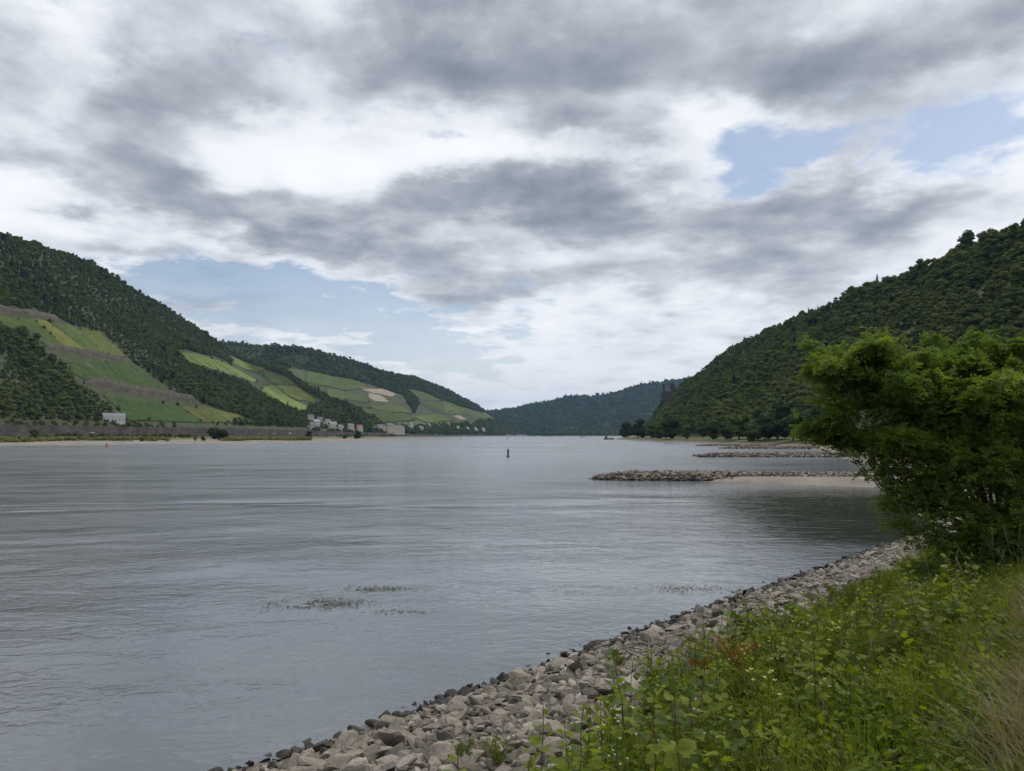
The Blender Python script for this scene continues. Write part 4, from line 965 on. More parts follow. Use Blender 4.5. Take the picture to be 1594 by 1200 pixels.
# a lobed, heart-shaped leaf with its stalk, folded along the midrib, growing along +x
def broad_leaf(r, lob):
    mid = [(0, 0, 0), (.33, 0, -.03), (.66, 0, -.05), (1.0, 0, -.14)]
    side = [(-.10, .20), (.02, .44), (.22, .50 + .04 * lob), (.40, .40), (.54, .45 * lob + .36 * (1 - lob)), (.74, .24)]
    V = [*mid]; 
    for sg in (1, -1):
        for (x, y) in side: V.append((x + .03 * r.normal(), sg * y * (.92 + .16 * r.rand()), .10 * abs(y) - .10 * x * x + .03 * r.normal()))
    F = []
    for o, fl in ((4, 0), (10, 1)):
        t = [(0, o, o + 1), (0, o + 1, 1), (1, o + 1, o + 2), (1, o + 2, o + 3), (1, o + 3, 2), (2, o + 3, o + 4), (2, o + 4, o + 5), (2, o + 5, 3)]
        F += [q[::-1] if fl else q for q in t]
    k = len(V); V += [(-.62, .012, .12), (-.62, -.012, .12), (0, -.012, .0), (0, .012, .0)]; F += [(k, k + 1, k + 2), (k, k + 2, k + 3)]
    V = np.array(V); V[:, 0] += .62; return V, np.array(F)
leafm = {}
for k in range(5):
    V, F = broad_leaf(np.random.RandomState(40 + k), .6 + .1 * k)
    leafm['g', k] = mesh_np('leaf', V, F, [M['herb']]); leafm['d', k] = mesh_np('leaf', V, F, [M['herb_dark']])
def stem_curve(r, h, lean=.12, n=7):
    t = np.linspace(0, 1, n)[:, None]; a = r.rand() * 6.28; d = np.array([math.cos(a), math.sin(a), 0]) * lean * h * (.4 + .8 * r.rand())
    return t * np.array([0, 0, h]) + d * t ** 1.7 + r.normal(size=(n, 3)) * .006 * (t > 0)
def herb_plant(seed, h, nleaf, lmax, dark=.3, red=False):
    r = np.random.RandomState(seed); root = empty('broadleaf_plant', (0, 0, 0)); c = stem_curve(r, h)
    mb = MB(); mb.tube(c, np.linspace(.006, .0025, len(c)), 5); mb.build('stem', M['red_stem' if red else 'weed_stem'], root, True)
    for k in range(nleaf):
        t = .10 + .90 * (k + .5 * r.rand()) / nleaf; p = np.array([np.interp(t * (len(c) - 1), np.arange(len(c)), c[:, q]) for q in range(3)])
        s = lmax * (1.0 - .62 * max(0, (t - .45) / .55) ** 1.3) * (.75 + .4 * r.rand())
        o = link('leaf', leafm['d' if r.rand() < dark * (1.3 - t) else 'g', int(r.randint(5))], root, p)
        az = k * 2.4 + r.normal() * .4; o.rotation_euler = (r.normal() * .35, .1 - .75 * t + .35 * r.normal(), az); o.scale = (s, s, s)
    return root
def copy_tree(o, parent=None):
    c = o.copy(); col.objects.link(c); c.parent = parent
    for ch in list(o.children): copy_tree(ch, c)
    return c
def bushy_plant(seed, h, stems, spread, leaves, lsize, mat, name='bushy_weed', flower=None, nflow=0, narrow=.28, stem_mat='weed_stem'):
    r = np.random.RandomState(seed); root = empty(name, (0, 0, 0)); mb = MB(); T = []; D = []; tips = []
    for k in range(stems):
        a = r.rand() * 6.28; d = spread * math.sqrt(r.rand()); hh = h * (.6 + .45 * r.rand())
        e = np.array([d * math.cos(a), d * math.sin(a), hh]); c = bez(np.array([.02 * r.normal(), .02 * r.normal(), -.02]), e * np.array([.35, .35, .6]), e, 6) + r.normal(size=(6, 3)) * .008
        mb.tube(c, np.linspace(.0042, .0015, 6), 4); tips.append(c[-1])
        n = leaves // stems; t = .14 + .86 * r.rand(n); p = np.stack([np.interp(t * 5, np.arange(6), c[:, q]) for q in range(3)], -1)
        off = r.normal(size=(n, 3)); off /= np.linalg.norm(off, axis=1)[:, None]; off[:, 2] = np.abs(off[:, 2]) * .6
        T.append(p + off * (.012 + (.06 * (1.1 - t) * r.rand(n))[:, None])); D.append(off + np.array([0, 0, .25]))
    mb.build('stems', M[stem_mat], root, True)
    T = np.concatenate(T); D = np.concatenate(D); n = len(T); D /= np.linalg.norm(D, axis=1)[:, None]
    lf = np.array([(0, 0, 0), (.4, narrow, .06), (1, 0, -.06), (.4, -narrow, .06)]); F = np.array([[0, 1, 2], [0, 2, 3]])
    y = np.cross(D, r.normal(size=(n, 3))); y /= np.linalg.norm(y, axis=1)[:, None]; z = np.cross(D, y)
    V, F = stamp(lf, F, np.stack([D, y, z], -1), T, lsize * (.6 + .8 * r.rand(n)))
    link('foliage', mesh_np('foliage', V, F, [mat]), root)
    if flower:
        tips = np.array(tips); k = r.randint(0, len(tips), nflow); P = tips[k] + r.normal(size=(nflow, 3)) * np.array([.035, .035, .05]); 
        for p in P:
            f = MB(); a0 = r.rand() * 6.28; sz = .016 if flower == 'petal_yellow' else .009
            for q in range(4):
                a = a0 + q * 1.571; u = np.array([math.cos(a), math.sin(a), .55]); w = np.array([-math.sin(a), math.cos(a), 0])
                f.add([(0, 0, -.012), tuple(sz * (u * .6 + w * .5)), tuple(sz * u * 1.25), tuple(sz * (u * .6 - w * .5))], [(0, 1, 2, 3)])
            o = f.build('flower', M[flower], root, loc=p)
    return root
def grass_tuft(r, n, h, spread, wid, lean=.5):
    V = []; F = []
    for k in range(n):
        a = r.rand() * 6.28; b = np.array([math.cos(a), math.sin(a), 0]) * spread * math.sqrt(r.rand()); d = np.array([math.cos(a + r.normal()), math.sin(a + r.normal()), 0]) * lean * h * r.rand(); hh = h * (.5 + .6 * r.rand())
        t = np.array([0, .4, .75, 1.0]); c = b + np.outer(t, [0, 0, hh]) + np.outer(t ** 2, d) - np.outer(t ** 3, [0, 0, .25 * np.linalg.norm(d)]); s = np.array([-math.sin(a), math.cos(a), 0]) * wid
        i = len(V); 
        for q in range(3): V += [c[q] - s * (1 - t[q] * .7), c[q] + s * (1 - t[q] * .7)]
        V.append(c[3]); F += [(i, i + 1, i + 3), (i, i + 3, i + 2), (i + 2, i + 3, i + 5), (i + 2, i + 5, i + 4), (i + 4, i + 5, i + 6)]
    return np.array(V), np.array(F)

# --- low mixed cover (nobody could count it)
cover_col = bpy.data.collections.new('cover_kinds')
def cover(i, me): o = bpy.data.objects.new('cover_%02d' % i, me); cover_col.objects.link(o)
for i in range(5):                                    # leafy sprigs
    r = np.random.RandomState(800 + i); n = 110; t = r.rand(n); a = r.rand(n) * 6.28
    p = np.stack([.12 * np.cos(a) * (.3 + t * r.rand(n)), .12 * np.sin(a) * (.3 + t * r.rand(n)), .30 * t * (.5 + .5 * r.rand(n))], -1)
    nn = r.normal(size=(n, 3)) * .6 + np.array([0, 0, .8]); lf = np.array([(0, 0, 0), (.4, .3, .05), (1, 0, -.05), (.4, -.3, .05)])
    V, F = stamp(lf, np.array([[0, 1, 2], [0, 2, 3]]), frames(nn, r), p, .042 * (.6 + .9 * r.rand(n)))
    cover(i, mesh_np('sprig', V, F, [M['weed'] if i % 2 else M['herb']]))
for i in range(5, 8):                                 # green grass
    V, F = grass_tuft(np.random.RandomState(820 + i), 46, .34, .07, .004, .5); cover(i, mesh_np('green_tuft', V, F, [M['weed']]))
for i in range(8, 10):                                # fading grass
    V, F = grass_tuft(np.random.RandomState(840 + i), 44, .40, .09, .0045, .7); cover(i, mesh_np('fading_tuft', V, F, [M['dry_green']]))
for i in range(10, 13):                               # straw
    V, F = grass_tuft(np.random.RandomState(860 + i), 44, .42, .10, .0045, .95); cover(i, mesh_np('straw_tuft', V, F, [M['dry']]))
cover_group = scatter_group(cover_col, 'cover_scatter')
def dry_zone(X, Y):
    """the trodden, straw-coloured strip along the top of the bank"""
    s = near_s(X, Y); a = near_a(X, Y); return s > np.interp(a, [2, 5.3, 9.5, 13, 20, 40], [9.9, 9.65, 9.05, 9.2, 10.5, 12]) + .5 * fbm(a * .6, s * .6)
def cover_points(n, seed, s0, s1, a0, a1):
    r = np.random.RandomState(seed); s = s0 + (s1 - s0) * r.rand(n); a = a0 + (a1 - a0) * r.rand(n); ve = np.interp(a, [-6, 3, 6, 8.5, 11, 17, 30, 40], [8.2, 7.0, 5.9, 4.7, 4.2, 4.6, 3.6, 3.1])
    d = s - ve + fbm(s * .8, a * .8) * 1.6
    keep = (d > 0) & (r.rand(n) < np.clip(.25 + d * .6, 0, 1)); s, a = s[keep], a[keep]; x, y = near_xy(s, a)
    return r, x, y, np.stack([x, y, bank_z(s, a)], -1)
r, x, y, Pc = cover_points(26000, 61, 1.8, 13, -3, 40)
far_c = np.sqrt(x * x + y * y)
dz = dry_zone(x, y); n = len(x); kind = r.rand(n)
pick = np.where(kind < .62, r.randint(0, 5, n), np.where(kind < .9, r.randint(5, 8, n), r.randint(8, 10, n)))
pick = np.where(dz, np.where(kind < .75, r.randint(10, 13, n), r.randint(8, 10, n)), pick)
sc = (.55 + .6 * r.rand(n)) * np.clip(.75 + .5 * (near_s(x, y) - 3) / 5, .7, 1.25)
keep = far_c > 2.2
scatter('ground_cover', Pc[keep], np.stack([r.normal(size=n) * .12, r.normal(size=n) * .12, r.rand(n) * 6.28], -1)[keep], np.repeat(sc[:, None], 3, 1)[keep], pick[keep], cover_group, 'low mixed green weeds and straw grass covering the near bank', 'ground cover')

# --- single plants
def place(root, x, y, s, rz, sink=.02):
    root.location = (x, y, float(ground_z(x, y)) - sink); root.rotation_euler = (0, 0, rz); root.scale = (s, s, s); return root
def spread(protos, spots, labels, cat, group, seed):
    r = np.random.RandomState(seed); used = set()
    for k, (x, y, s) in enumerate(spots):
        i = int(r.randint(len(protos))); o = protos[i] if i not in used else copy_tree(protos[i]); used.add(i)
        place(o, x, y, s, r.rand() * 6.28); lb = labels if isinstance(labels, str) else labels(x, y); tag(o, lb, cat, group)
    for i in range(len(protos)):
        if i not in used:
            for ch in list(protos[i].children): bpy.data.objects.remove(ch)
            bpy.data.objects.remove(protos[i])
def spots_in(n, seed, s0, s1, a0, a1, gap, ok=lambda x, y: True):
    r = np.random.RandomState(seed); out = []
    for _ in range(n * 30):
        if len(out) >= n: break
        s = s0 + (s1 - s0) * r.rand(); a = a0 + (a1 - a0) * r.rand()
        if s < veg_edge(a) + .15: continue
        x, y = near_xy(s, a)
        if x * x + y * y < 3.4 ** 2 or y < 2.5 or abs(x / y) > .80 or not ok(x, y): continue
        if any((x - q[0]) ** 2 + (y - q[1]) ** 2 < gap ** 2 for q in out): continue
        out.append((x, y, .75 + .5 * r.rand()))
    return out
nodry = lambda x, y: not dry_zone(np.array(x), np.array(y))
herbs = [herb_plant(900 + k, .60 + .08 * (k % 4), 16 + k % 4, .100, red=(k % 3 == 0)) for k in range(8)]
spread(herbs, spots_in(150, 5, 3.5, 8.6, 1.5, 11.5, .17, nodry), 'lobed broad green leaves on a slim upright stem, front of the bank', 'plant', 'broadleaf plants on the near bank', 6)
bushes = [bushy_plant(950 + k, .55, 12, .26, 700, .034, M['weed']) for k in range(5)]
spread(bushes, spots_in(95, 7, 2.6, 8.0, 6.5, 32, .34, nodry), 'feathery green weed bush with tiny leaves, on the bank behind the broad leaves', 'plant', 'feathery weeds on the near bank', 8)
prim = [bushy_plant(970 + k, .72, 4, .14, 260, .05, M['herb'], 'flowering_herb', 'petal_yellow', 10, .16) for k in range(3)]
spread(prim, spots_in(24, 9, 5.2, 8.4, 4, 11, .3, nodry), 'tall narrow leaved herb with pale yellow flowers at its tips', 'plant', 'yellow flowering herbs', 10)
whit = [bushy_plant(980 + k, .50, 7, .2, 320, .03, M['weed'], 'flowering_weed', 'petal_white', 8, .2) for k in range(3)]
spread(whit, spots_in(24, 11, 4.6, 8.6, 3, 12, .3, nodry), 'low bushy weed dotted with tiny white flowers', 'plant', 'white flowering weeds', 12)
rust = [bushy_plant(990 + k, .34, 16, .24, 900, .022, M['rust'], 'dead_weed', None, 0, .2, 'red_stem') for k in range(2)]
for o, (x, y, s), lb in zip(rust, ((2.12, 8.05, 1.15), (2.55, 8.1, 1.15)), ('left one of two withered rust brown weeds among the green plants', 'right one of two withered rust brown weeds among the green plants')):
    tag(place(o, x, y, s, 1.0, -.34), lb, 'plant', 'withered rust brown weeds')
# tall straw stalks at the right edge
def straw_stalk(seed, h):
    r = np.random.RandomState(seed); root = empty('straw_stalk', (0, 0, 0)); c = bez(np.array([0, 0, 0.]), np.array([-.02, 0, h * .6]), np.array([-.28 * h * r.rand() - .05, .15 * r.normal(), h]), 9)
    mb = MB(); mb.tube(c, np.linspace(.0030, .0012, 9), 4); mb.build('stem', M['dry'], root, True)
    n = 46; t = .80 + .2 * r.rand(n); p = np.stack([np.interp(t * 8, np.arange(9), c[:, q]) for q in range(3)], -1); d = (c[-1] - c[-3])[None] * 5 + r.normal(size=(n, 3)) * .35
    V, F = stamp(np.array([(0, 0, 0), (.2, .5, 0), (0, 0, 1.), (-.2, -.5, 0)]) * np.array([.35, .35, 1]), np.array([[0, 1, 2], [0, 2, 3]]), frames(d, r), p, .020 * (.6 + .6 * r.rand(n)))
    link('seed_head', mesh_np('seed_head', V, F, [M['dry']]), root); return root
stalks = [straw_stalk(1010 + k, .85 + .12 * (k % 3)) for k in range(5)]
spread(stalks, spots_in(46, 13, 8.2, 10.6, 4, 15, .16), 'tall bent straw grass stalk with a seed head at the right edge', 'grass stalk', 'straw stalks at the right edge', 14)

# --- floating weed on the water
def float_weed(cx, cy, lx, ly, n, seed, label):
    r = np.random.RandomState(seed); p = r.normal(size=(n, 2)) * np.array([lx, ly]) * .45; keep = fbm(p[:, 0] * 1.3 + seed, p[:, 1] * 2.0) > -.06; p = p[keep]; n = len(p)
    nn = r.normal(size=(n, 3)) * .2 + np.array([0, 0, 1.]); lf = np.array([(0, 0, 0), (.5, .16, .1), (1, 0, .12), (.5, -.16, .1)])
    V, F = stamp(lf, np.array([[0, 1, 2], [0, 2, 3]]), frames(nn, r), np.concatenate([p, np.full((n, 1), .008)], 1), .10 * (.5 + .9 * r.rand(n)))
    o = link('floating_weed', mesh_np('floating_weed', V, F, [M['pondweed']])); o.location = (cx, cy, 0); tag(o, label, 'water weed', 'patches of floating weed')
M['pondweed'] = mat_leaf('pondweed', (.035, .042, .02), (.17, .17, .08), .2, .5, .4, 1.0, rnd='none')
float_weed(-5.75, 20.9, 1.6, .8, 900, 1, 'left and densest patch of floating weed on the open water')
float_weed(-4.4, 22.9, 1.5, .5, 420, 2, 'small patch of floating weed behind the densest one')
float_weed(5.9, 23.0, 1.9, .7, 300, 3, 'faint patch of floating weed close to the stones of the bank')
float_weed(-3.2, 20.0, 1.0, .4, 90, 4, 'sparse patch of floating weed right of the densest one')

# --- weeds rooted between the stones, driftwood
for k, (x, y, s, lb) in enumerate(((-.55, 8.15, .75, 'left one of two low weed clumps growing alone among the stones'), (-.15, 7.95, .8, 'right one of two low weed clumps growing alone among the stones'), (1.95, 12.9, .7, 'low weed clump at the upper edge of the stones'))):
    tag(place(bushy_plant(1100 + k, .42, 12, .26, 600, .034, M['weed']), x, y, s, k, .0), lb, 'plant', 'weeds among the stones')
def driftwood(seed, x, y, L, rz, label):
    r = np.random.RandomState(seed); n = 8; t = np.linspace(-.5, .5, n); c = np.stack([t * L, .10 * L * np.sin(t * 5 + seed), .06 + .05 * L * np.cos(t * 4)], -1); mb = MB(); mb.tube(c, np.linspace(.028, .010, n), 6); 
    root = tag(empty('driftwood', (x, y, float(ground_z(x, y)) + .10), rz), label, 'driftwood', 'driftwood on the stones'); mb.build('branch', M['driftwood'], root, True)
    for k in (3, 5):
        b = MB(); b.tube(np.array([c[k], c[k] + np.array([.10 * L, .14 * L * (-1) ** k, .05]), c[k] + np.array([.22 * L, .22 * L * (-1) ** k, .06])]), [.012, .009, .004], 5); b.build('twig', M['driftwood'], root, True)
M['driftwood'] = mat_noise('driftwood', [(.3, (.10, .085, .068)), (.7, (.22, .195, .165))], 9, bump=.5, bdist=.01)
driftwood(1, 2.15, 13.7, .95, .6, 'pale bent driftwood branch lying on the upper stones'); driftwood(2, -2.2, 9.6, .7, 2.2, 'small dark driftwood stick low on the stones near the bottom'); driftwood(3, 5.9, 17.6, .9, .3, 'driftwood stick on the stones farther along the bank')
# ------------------------------------------------------------------ single trees and shrubs across the water
LEAF = {'dark': mat_leaf('tree_dark', (.018, .034, .012), (.042, .066, .020), .2, .7, .15, .08), 'mid': mat_leaf('tree_mid', (.030, .050, .016), (.065, .092, .026), .25, .7, .15, .08),
        'light': mat_leaf('tree_light', (.055, .085, .022), (.10, .135, .035), .3, .7, .15, .08)}
def far_tree(name, x, y, z, H, W, tone, label, group, seed, cards=1500, size=None, base=.08, cat='tree'):
    r = np.random.RandomState(seed); root = tag(empty(name, (x, y, z)), label, cat, group)
    V, F, cv, cf = crown_np(r, H, W / 2, 9 + seed % 5, cards, size or max(.35, W * .075), base)
    link('crown', mesh_np('crown', np.concatenate([V, cv]), [F, cf + len(V)], [LEAF[tone]]), root)
    mb = MB(); mb.tube([(0, 0, -.4), (.03 * W, 0, H * .3), (0, .02 * W, H * .62)], [W * .035, W * .028, W * .012], 6)
    for k in range(3): a = k * 2.1 + seed; mb.tube([(0, 0, H * .28), (W * .16 * math.cos(a), W * .16 * math.sin(a), H * .5)], [W * .018, W * .008], 5)
    mb.build('trunk', M['bark'], root, True); return root
def meadow_z(off): return float(np.interp(off, [0, 2.5, 6, 12, 22, 40, 70], [0, .55, 1.1, 2.0, 2.8, 3.6, 4.2])) - .3
ys = np.linspace(200, 1050, 3000)
def on_right_bank(px, off):
    q = (shore_x(ys) + off) / ys; i = int(np.argmin(np.abs(q - (px - 797) / 1077.0))); return float(shore_x(ys[i]) + off), float(ys[i])
TREES_R = [(953, 15, 18, 'mid', 16, 'pale small tree at the tip of the right bank beside the moored boat'), (967, 21, 22, 'dark', 14, 'second tree from the tip of the right bank, low and round'), (992, 28, 22, 'dark', 12, 'dark upright tree near the tip of the right bank'),
    (1012, 20, 15, 'mid', 14, 'small tree right of the dark upright one on the right bank'), (1025, 19, 15, 'mid', 12, 'small round tree left of the broad dark tree'), (1046, 37, 34, 'dark', 14, 'broad dark tree standing on the pale meadow below the castle'),
    (1068, 23, 14, 'light', 12, 'slim pale green tree right of the broad dark tree'), (1094, 24, 20, 'mid', 26, 'bushy tree at the back of the meadow'), (1111, 26, 22, 'mid', 18, 'rounded tree left of the pale green domed pair'),
    (1129, 28, 24, 'mid', 16, 'rounded green tree just left of the pale domed tree'), (1149, 37, 38, 'light', 16, 'pale green domed tree in the riverside row'), (1173, 25, 26, 'mid', 12, 'low tree right of the pale domed tree'),
    (1189, 31, 28, 'mid', 20, 'middling tree left of the tallest dark tree'), (1209, 54, 48, 'dark', 20, 'tallest dark tree in the riverside row'), (1233, 38, 36, 'dark', 14, 'dark tree just right of the tallest one'),
    (1252, 48, 42, 'mid', 18, 'large tree beside the left tips of the near tree'), (1276, 52, 42, 'dark', 16, 'dark tree partly behind the left branches of the near tree'), (1304, 52, 46, 'mid', 16, 'tree mostly hidden behind the near tree crown')]
for k, (px, hp, wp, tone, off, lb) in enumerate(TREES_R):
    x, y = on_right_bank(px, off); s = y / 1077.0
    far_tree('riverside_tree', x, y, meadow_z(off), hp * s * 1.12, wp * s * 1.15, tone, lb, 'trees along the right bank', 60 + k, 1900)
BUSH_L = [(340, 455, 18, 26, 'dark', 'large round dark bush on the sandbar'), (55, 400, 22, 14, 'mid', 'slim bush at the left end of the sandbar'), (482, 560, 12, 12, 'dark', 'dark bush at the right end of the sandbar scrub'), (557, 640, 11, 10, 'dark', 'small dark bush out on the bare spit'),
    (537, 630, 6, 7, 'mid', 'tiny bush left of the small dark one on the spit'), (318, 430, 6, 7, 'mid', 'tiny bush left of the large round one'), (223, 405, 5, 6, 'dark', 'tiny dark bush in the middle of the sandbar grass'), (305, 425, 6, 5, 'mid', 'tiny low shrub on the bare gap of the sandbar')]
for k, (px, y, hp, wp, tone, lb) in enumerate(BUSH_L):
    s = y / 1077.0; far_tree('sandbar_bush', (px - 797) * s, y, 1.2, hp * s * 1.15, wp * s * 1.15, tone, lb, 'bushes on the sandbar', 90 + k, 700, base=.02, cat='bush')
# yellow-green scrub on the sandbar
scrub_col = bpy.data.collections.new('scrub_kinds')
for i in range(4):
    V, F, cv, cf = crown_np(np.random.RandomState(300 + i), 1.9, 1.5, 6, 260, .42, .02); o = bpy.data.objects.new('scrub_%02d' % i, mesh_np('scrub', np.concatenate([V, cv]), [F, cf + len(V)], [M['scrub']])); scrub_col.objects.link(o)
r = np.random.RandomState(8); n = 5200; t = .16 + .62 * r.rand(n); q = .22 + .5 * r.rand(n)
Ps = sandbar_at(t, q); pxs = 797 + 1077 * Ps[:, 0] / Ps[:, 1]
k = ((pxs < 262) & (q > .30 + .1 * np.sin(t * 40))) | ((pxs > 345) & (pxs < 484) & (q > .26 + .06 * np.sin(t * 70))); k &= (fbm(Ps[:, 0] * .04, Ps[:, 1] * .04) > -.14)
Ps = Ps[k]; n = len(Ps); s = .55 + .75 * r.rand(n)
scatter('sandbar_scrub', Ps - np.array([0, 0, .1]), np.stack([0 * s, 0 * s, r.rand(n) * 6.28], -1), np.stack([s * 1.2, s * 1.2, s * (.5 + .45 * r.rand(n))], -1), r.randint(0, 4, n), scatter_group(scrub_col, 'scrub_scatter'), 'low yellow green scrub and tall grass on the sandbar', 'scrub')
# belt of trees on the low far shore, shrubs along the left shore
def belt(name, P, scale, label, seed):
    r = np.random.RandomState(seed); n = len(P); s = scale * (.6 + .6 * r.rand(n))
    scatter(name, P, np.stack([0 * s, 0 * s, r.rand(n) * 6.28], -1), np.stack([s, s, s * (.8 + .4 * r.rand(n))], -1), r.randint(0, NP - 1, n), forest_group, label, 'trees')
r = np.random.RandomState(4)
xb = r.rand(420) * 620 + 40; belt('far_shore_trees', np.stack([xb, 3250 + 250 * r.rand(420) + xb * .1, 0 * xb + 1.0], -1), 1.5, 'pale belt of trees on the low shore below the far hill', 5)
tag(link('far_shore', mesh_np('far_shore', [(20, 3210, -2), (760, 3260, -2), (760, 3800, 2.5), (20, 3700, 2.5), (30, 3235, 1.2), (750, 3285, 1.2)], np.array([[0, 1, 5, 4], [4, 5, 2, 3]]), [M['meadow']])), kind='structure')
yb = 1420 + 2100 * r.rand(520) ** 1.2; ob = 20 + 26 * r.rand(520); Pb = np.stack([left_bank_x(yb) - ob, yb, np.interp(yb, [1000, 2600, 3600], [12, 4.5, 3]) + 0 * yb], -1)
CLEAR = [(-279, 1590, 54)] + [(h[0], h[1], 15) for h in []]
ok = np.ones(520, bool)
for (cx, cy_, rad) in CLEAR: ok &= ~((np.abs(Pb[:, 0] - cx) < rad * .7) & (Pb[:, 1] > cy_ - rad * 1.5) & (Pb[:, 1] < cy_ + rad))
belt('left_shore_trees', Pb[ok], .95, 'dark belt of trees along the left shore beyond the hotel', 6)

# ------------------------------------------------------------------ buildings
def plain(name, c, rough=.8, k=.12): return mat_noise(name, [(.3, tuple(q * (1 - k) for q in c)), (.7, tuple(q * (1 + k) for q in c))], .6, rough=rough, bump=.2, bdist=.03)
PL = {'white': plain('white_plaster', (.62, .61, .57)), 'cream': plain('cream_plaster', (.55, .49, .38)), 'grey': plain('grey_plaster', (.42, .42, .41))}
RF = {'slate': plain('slate_roof', (.075, .08, .09), .5), 'light': plain('light_slate_roof', (.20, .205, .215), .5), 'red': plain('red_roof', (.22, .10, .07))}
GLASS = mat_noise('window_glass', [(.3, (.02, .024, .028)), (.7, (.04, .045, .05))], 1, rough=.12, spec=.5, bump=0)
def win_mesh(w, h): b = MB(); b.box((0, 0, 0), (w, .16, h)); V, F = b.arrays(); return mesh_np('window', V, F, [GLASS])
def house(x, y, z, rz, L, W, H, RH, wall, roof, label, cols=3, rows=2, group='houses of the village', name='house', hip=False, faces=(-1,)):
    root = tag(empty(name, (x, y, z), rz), label, 'house' if name == 'house' else 'building', group)
    b = MB(); b.box((0, 0, H / 2 - 2), (L, W, H + 4)); 
    if not hip: b.add([(-L / 2, -W / 2, H), (-L / 2, W / 2, H), (-L / 2, 0, H + RH * .96)], None, [(0, 1, 2)]); b.add([(L / 2, -W / 2, H), (L / 2, W / 2, H), (L / 2, 0, H + RH * .96)], None, [(0, 2, 1)])
    b.build('wall', PL[wall], root)
    rb = MB(); (rb.hip if hip else rb.gable)((0, 0, H + .02), L, W, RH, .45); ro = rb.build('roof', RF[roof], root)
    c = MB(); c.box((L * .22, .12 * W, H + RH * .95), (.8, .8, 1.8)); c.build('chimney', PL['grey'], ro)
    wm = win_mesh(1.15, 1.5)
    for fy in faces:
        for i in range(cols):
            for j in range(rows):
                if j == 0 and i == cols // 2: continue
                link('window', wm, root, ((i + .5) / cols * L - L / 2, fy * (W / 2 + .03), 1.6 + j * (H - 1.0) / max(rows, 1)))
        d = MB(); d.box((0, 0, 0), (1.2, .16, 2.1)); d.build('door', M['bark'], root, loc=((cols // 2 + .5) / cols * L - L / 2, fy * (W / 2 + .03), 1.06))
    return root
for h in HOUSES: house(*h, cols=4, rows=2, faces=(-1,))
house(-418, 726, 19.2, .68, 21, 9, 4.6, 4.2, 'white', 'light', 'white house with pale grey roof standing alone above the railway wall', cols=6, rows=1, group=None)
# the large hotel on the shore
hx, hy, hrz = -281, 1585, 1.02
ho = tag(empty('hotel', (hx, hy, 8.5), hrz), 'large pale cream hotel with rows of windows on the left shore', 'building')
b = MB(); b.box((-30, 0, 7), (28, 14, 18)); b.box((0, -1.5, 8), (30, 16, 20)); b.box((31, 0, 6.6), (30, 14, 17.2)); b.build('wall', PL['cream'], ho)
for (cx, L, W, z, hh, dy) in ((-30, 28, 14, 16.05, 4.5, 0), (0, 30, 16, 18.05, 5.5, -1.5), (31, 30, 14, 15.25, 4.5, 0)):
    rb = MB(); rb.hip((cx, dy, z), L, W, hh, .5); ro = rb.build('roof', RF['slate'], ho); c = MB(); c.box((cx + 5, 1, z + hh * .8), (1.2, 1.2, 2.4)); c.build('chimney', PL['grey'], ro)
wm = win_mesh(1.7, 2.2)
for (cx, L, yf, n, rows, z0) in ((-30, 28, -7.04, 7, 4, 2.0), (0, 30, -9.54, 7, 5, 1.6), (31, 30, -7.04, 7, 4, 1.6)):
    for i in range(n):
        for j in range(rows): link('window', wm, ho, (cx - L / 2 + (i + .5) * L / n, yf, z0 + j * 3.5))
# the castle on the spur of the right hill
cs = mat_noise('castle_stone', [(.3, (.05, .044, .044)), (.7, (.10, .088, .086))], .5, bump=.5, bdist=.1)
ca = tag(empty('castle', (273, 1206, 67), -.25), 'ruined reddish castle with two tall towers on the wooded spur', 'castle')
def tower(name, x, y, w, h, n=0):
    b = MB(); b.box((x, y, h / 2 - 3), (w, w, h + 6)); b.box((x, y, h + .35), (w + .9, w + .9, .7)); t = b.build(name, cs, ca)
    c = MB()
    for i in range(4):
        for sx, sy in ((i / 3 - .5, -.5), (i / 3 - .5, .5), (-.5, i / 3 - .5), (.5, i / 3 - .5)): c.box((x + sx * w, y + sy * w, h + 1.3), (w * .17, w * .17, 1.3))
    c.build('battlement', cs, t)
    wmm = win_mesh(.9, 1.8)
    for k in range(3): link('window', wmm, t, (x, y - w / 2 - .02, h * (.35 + .22 * k)))
tower('left_tower', -10.5, -2, 6.0, 33); tower('right_tower', 8.5, 2, 7.0, 34); tower('stair_tower', 14.2, 4, 3.4, 30)
b = MB(); b.box((-2, 1, 7), (22, 9, 22)); b.build('palace_wall', cs, ca); b = MB(); b.gable((-2, 1, 18.02), 22, 9, 5, .3); b.build('roof', RF['slate'], ca)
b = MB(); b.box((-3, -7, 4), (30, 1.6, 16)); b.build('curtain_wall', cs, ca)
wm2 = win_mesh(1.0, 2.0)
for i in range(5): link('window', wm2, ca, (-11 + i * 4.4, -3.54, 13.5))
b = MB(); b.tube([(14.2, 4, 30), (14.2, 4, 42)], [.12, .06], 6); b.build('flagpole', cs, ca); ca.scale = (.72, .72, .78)

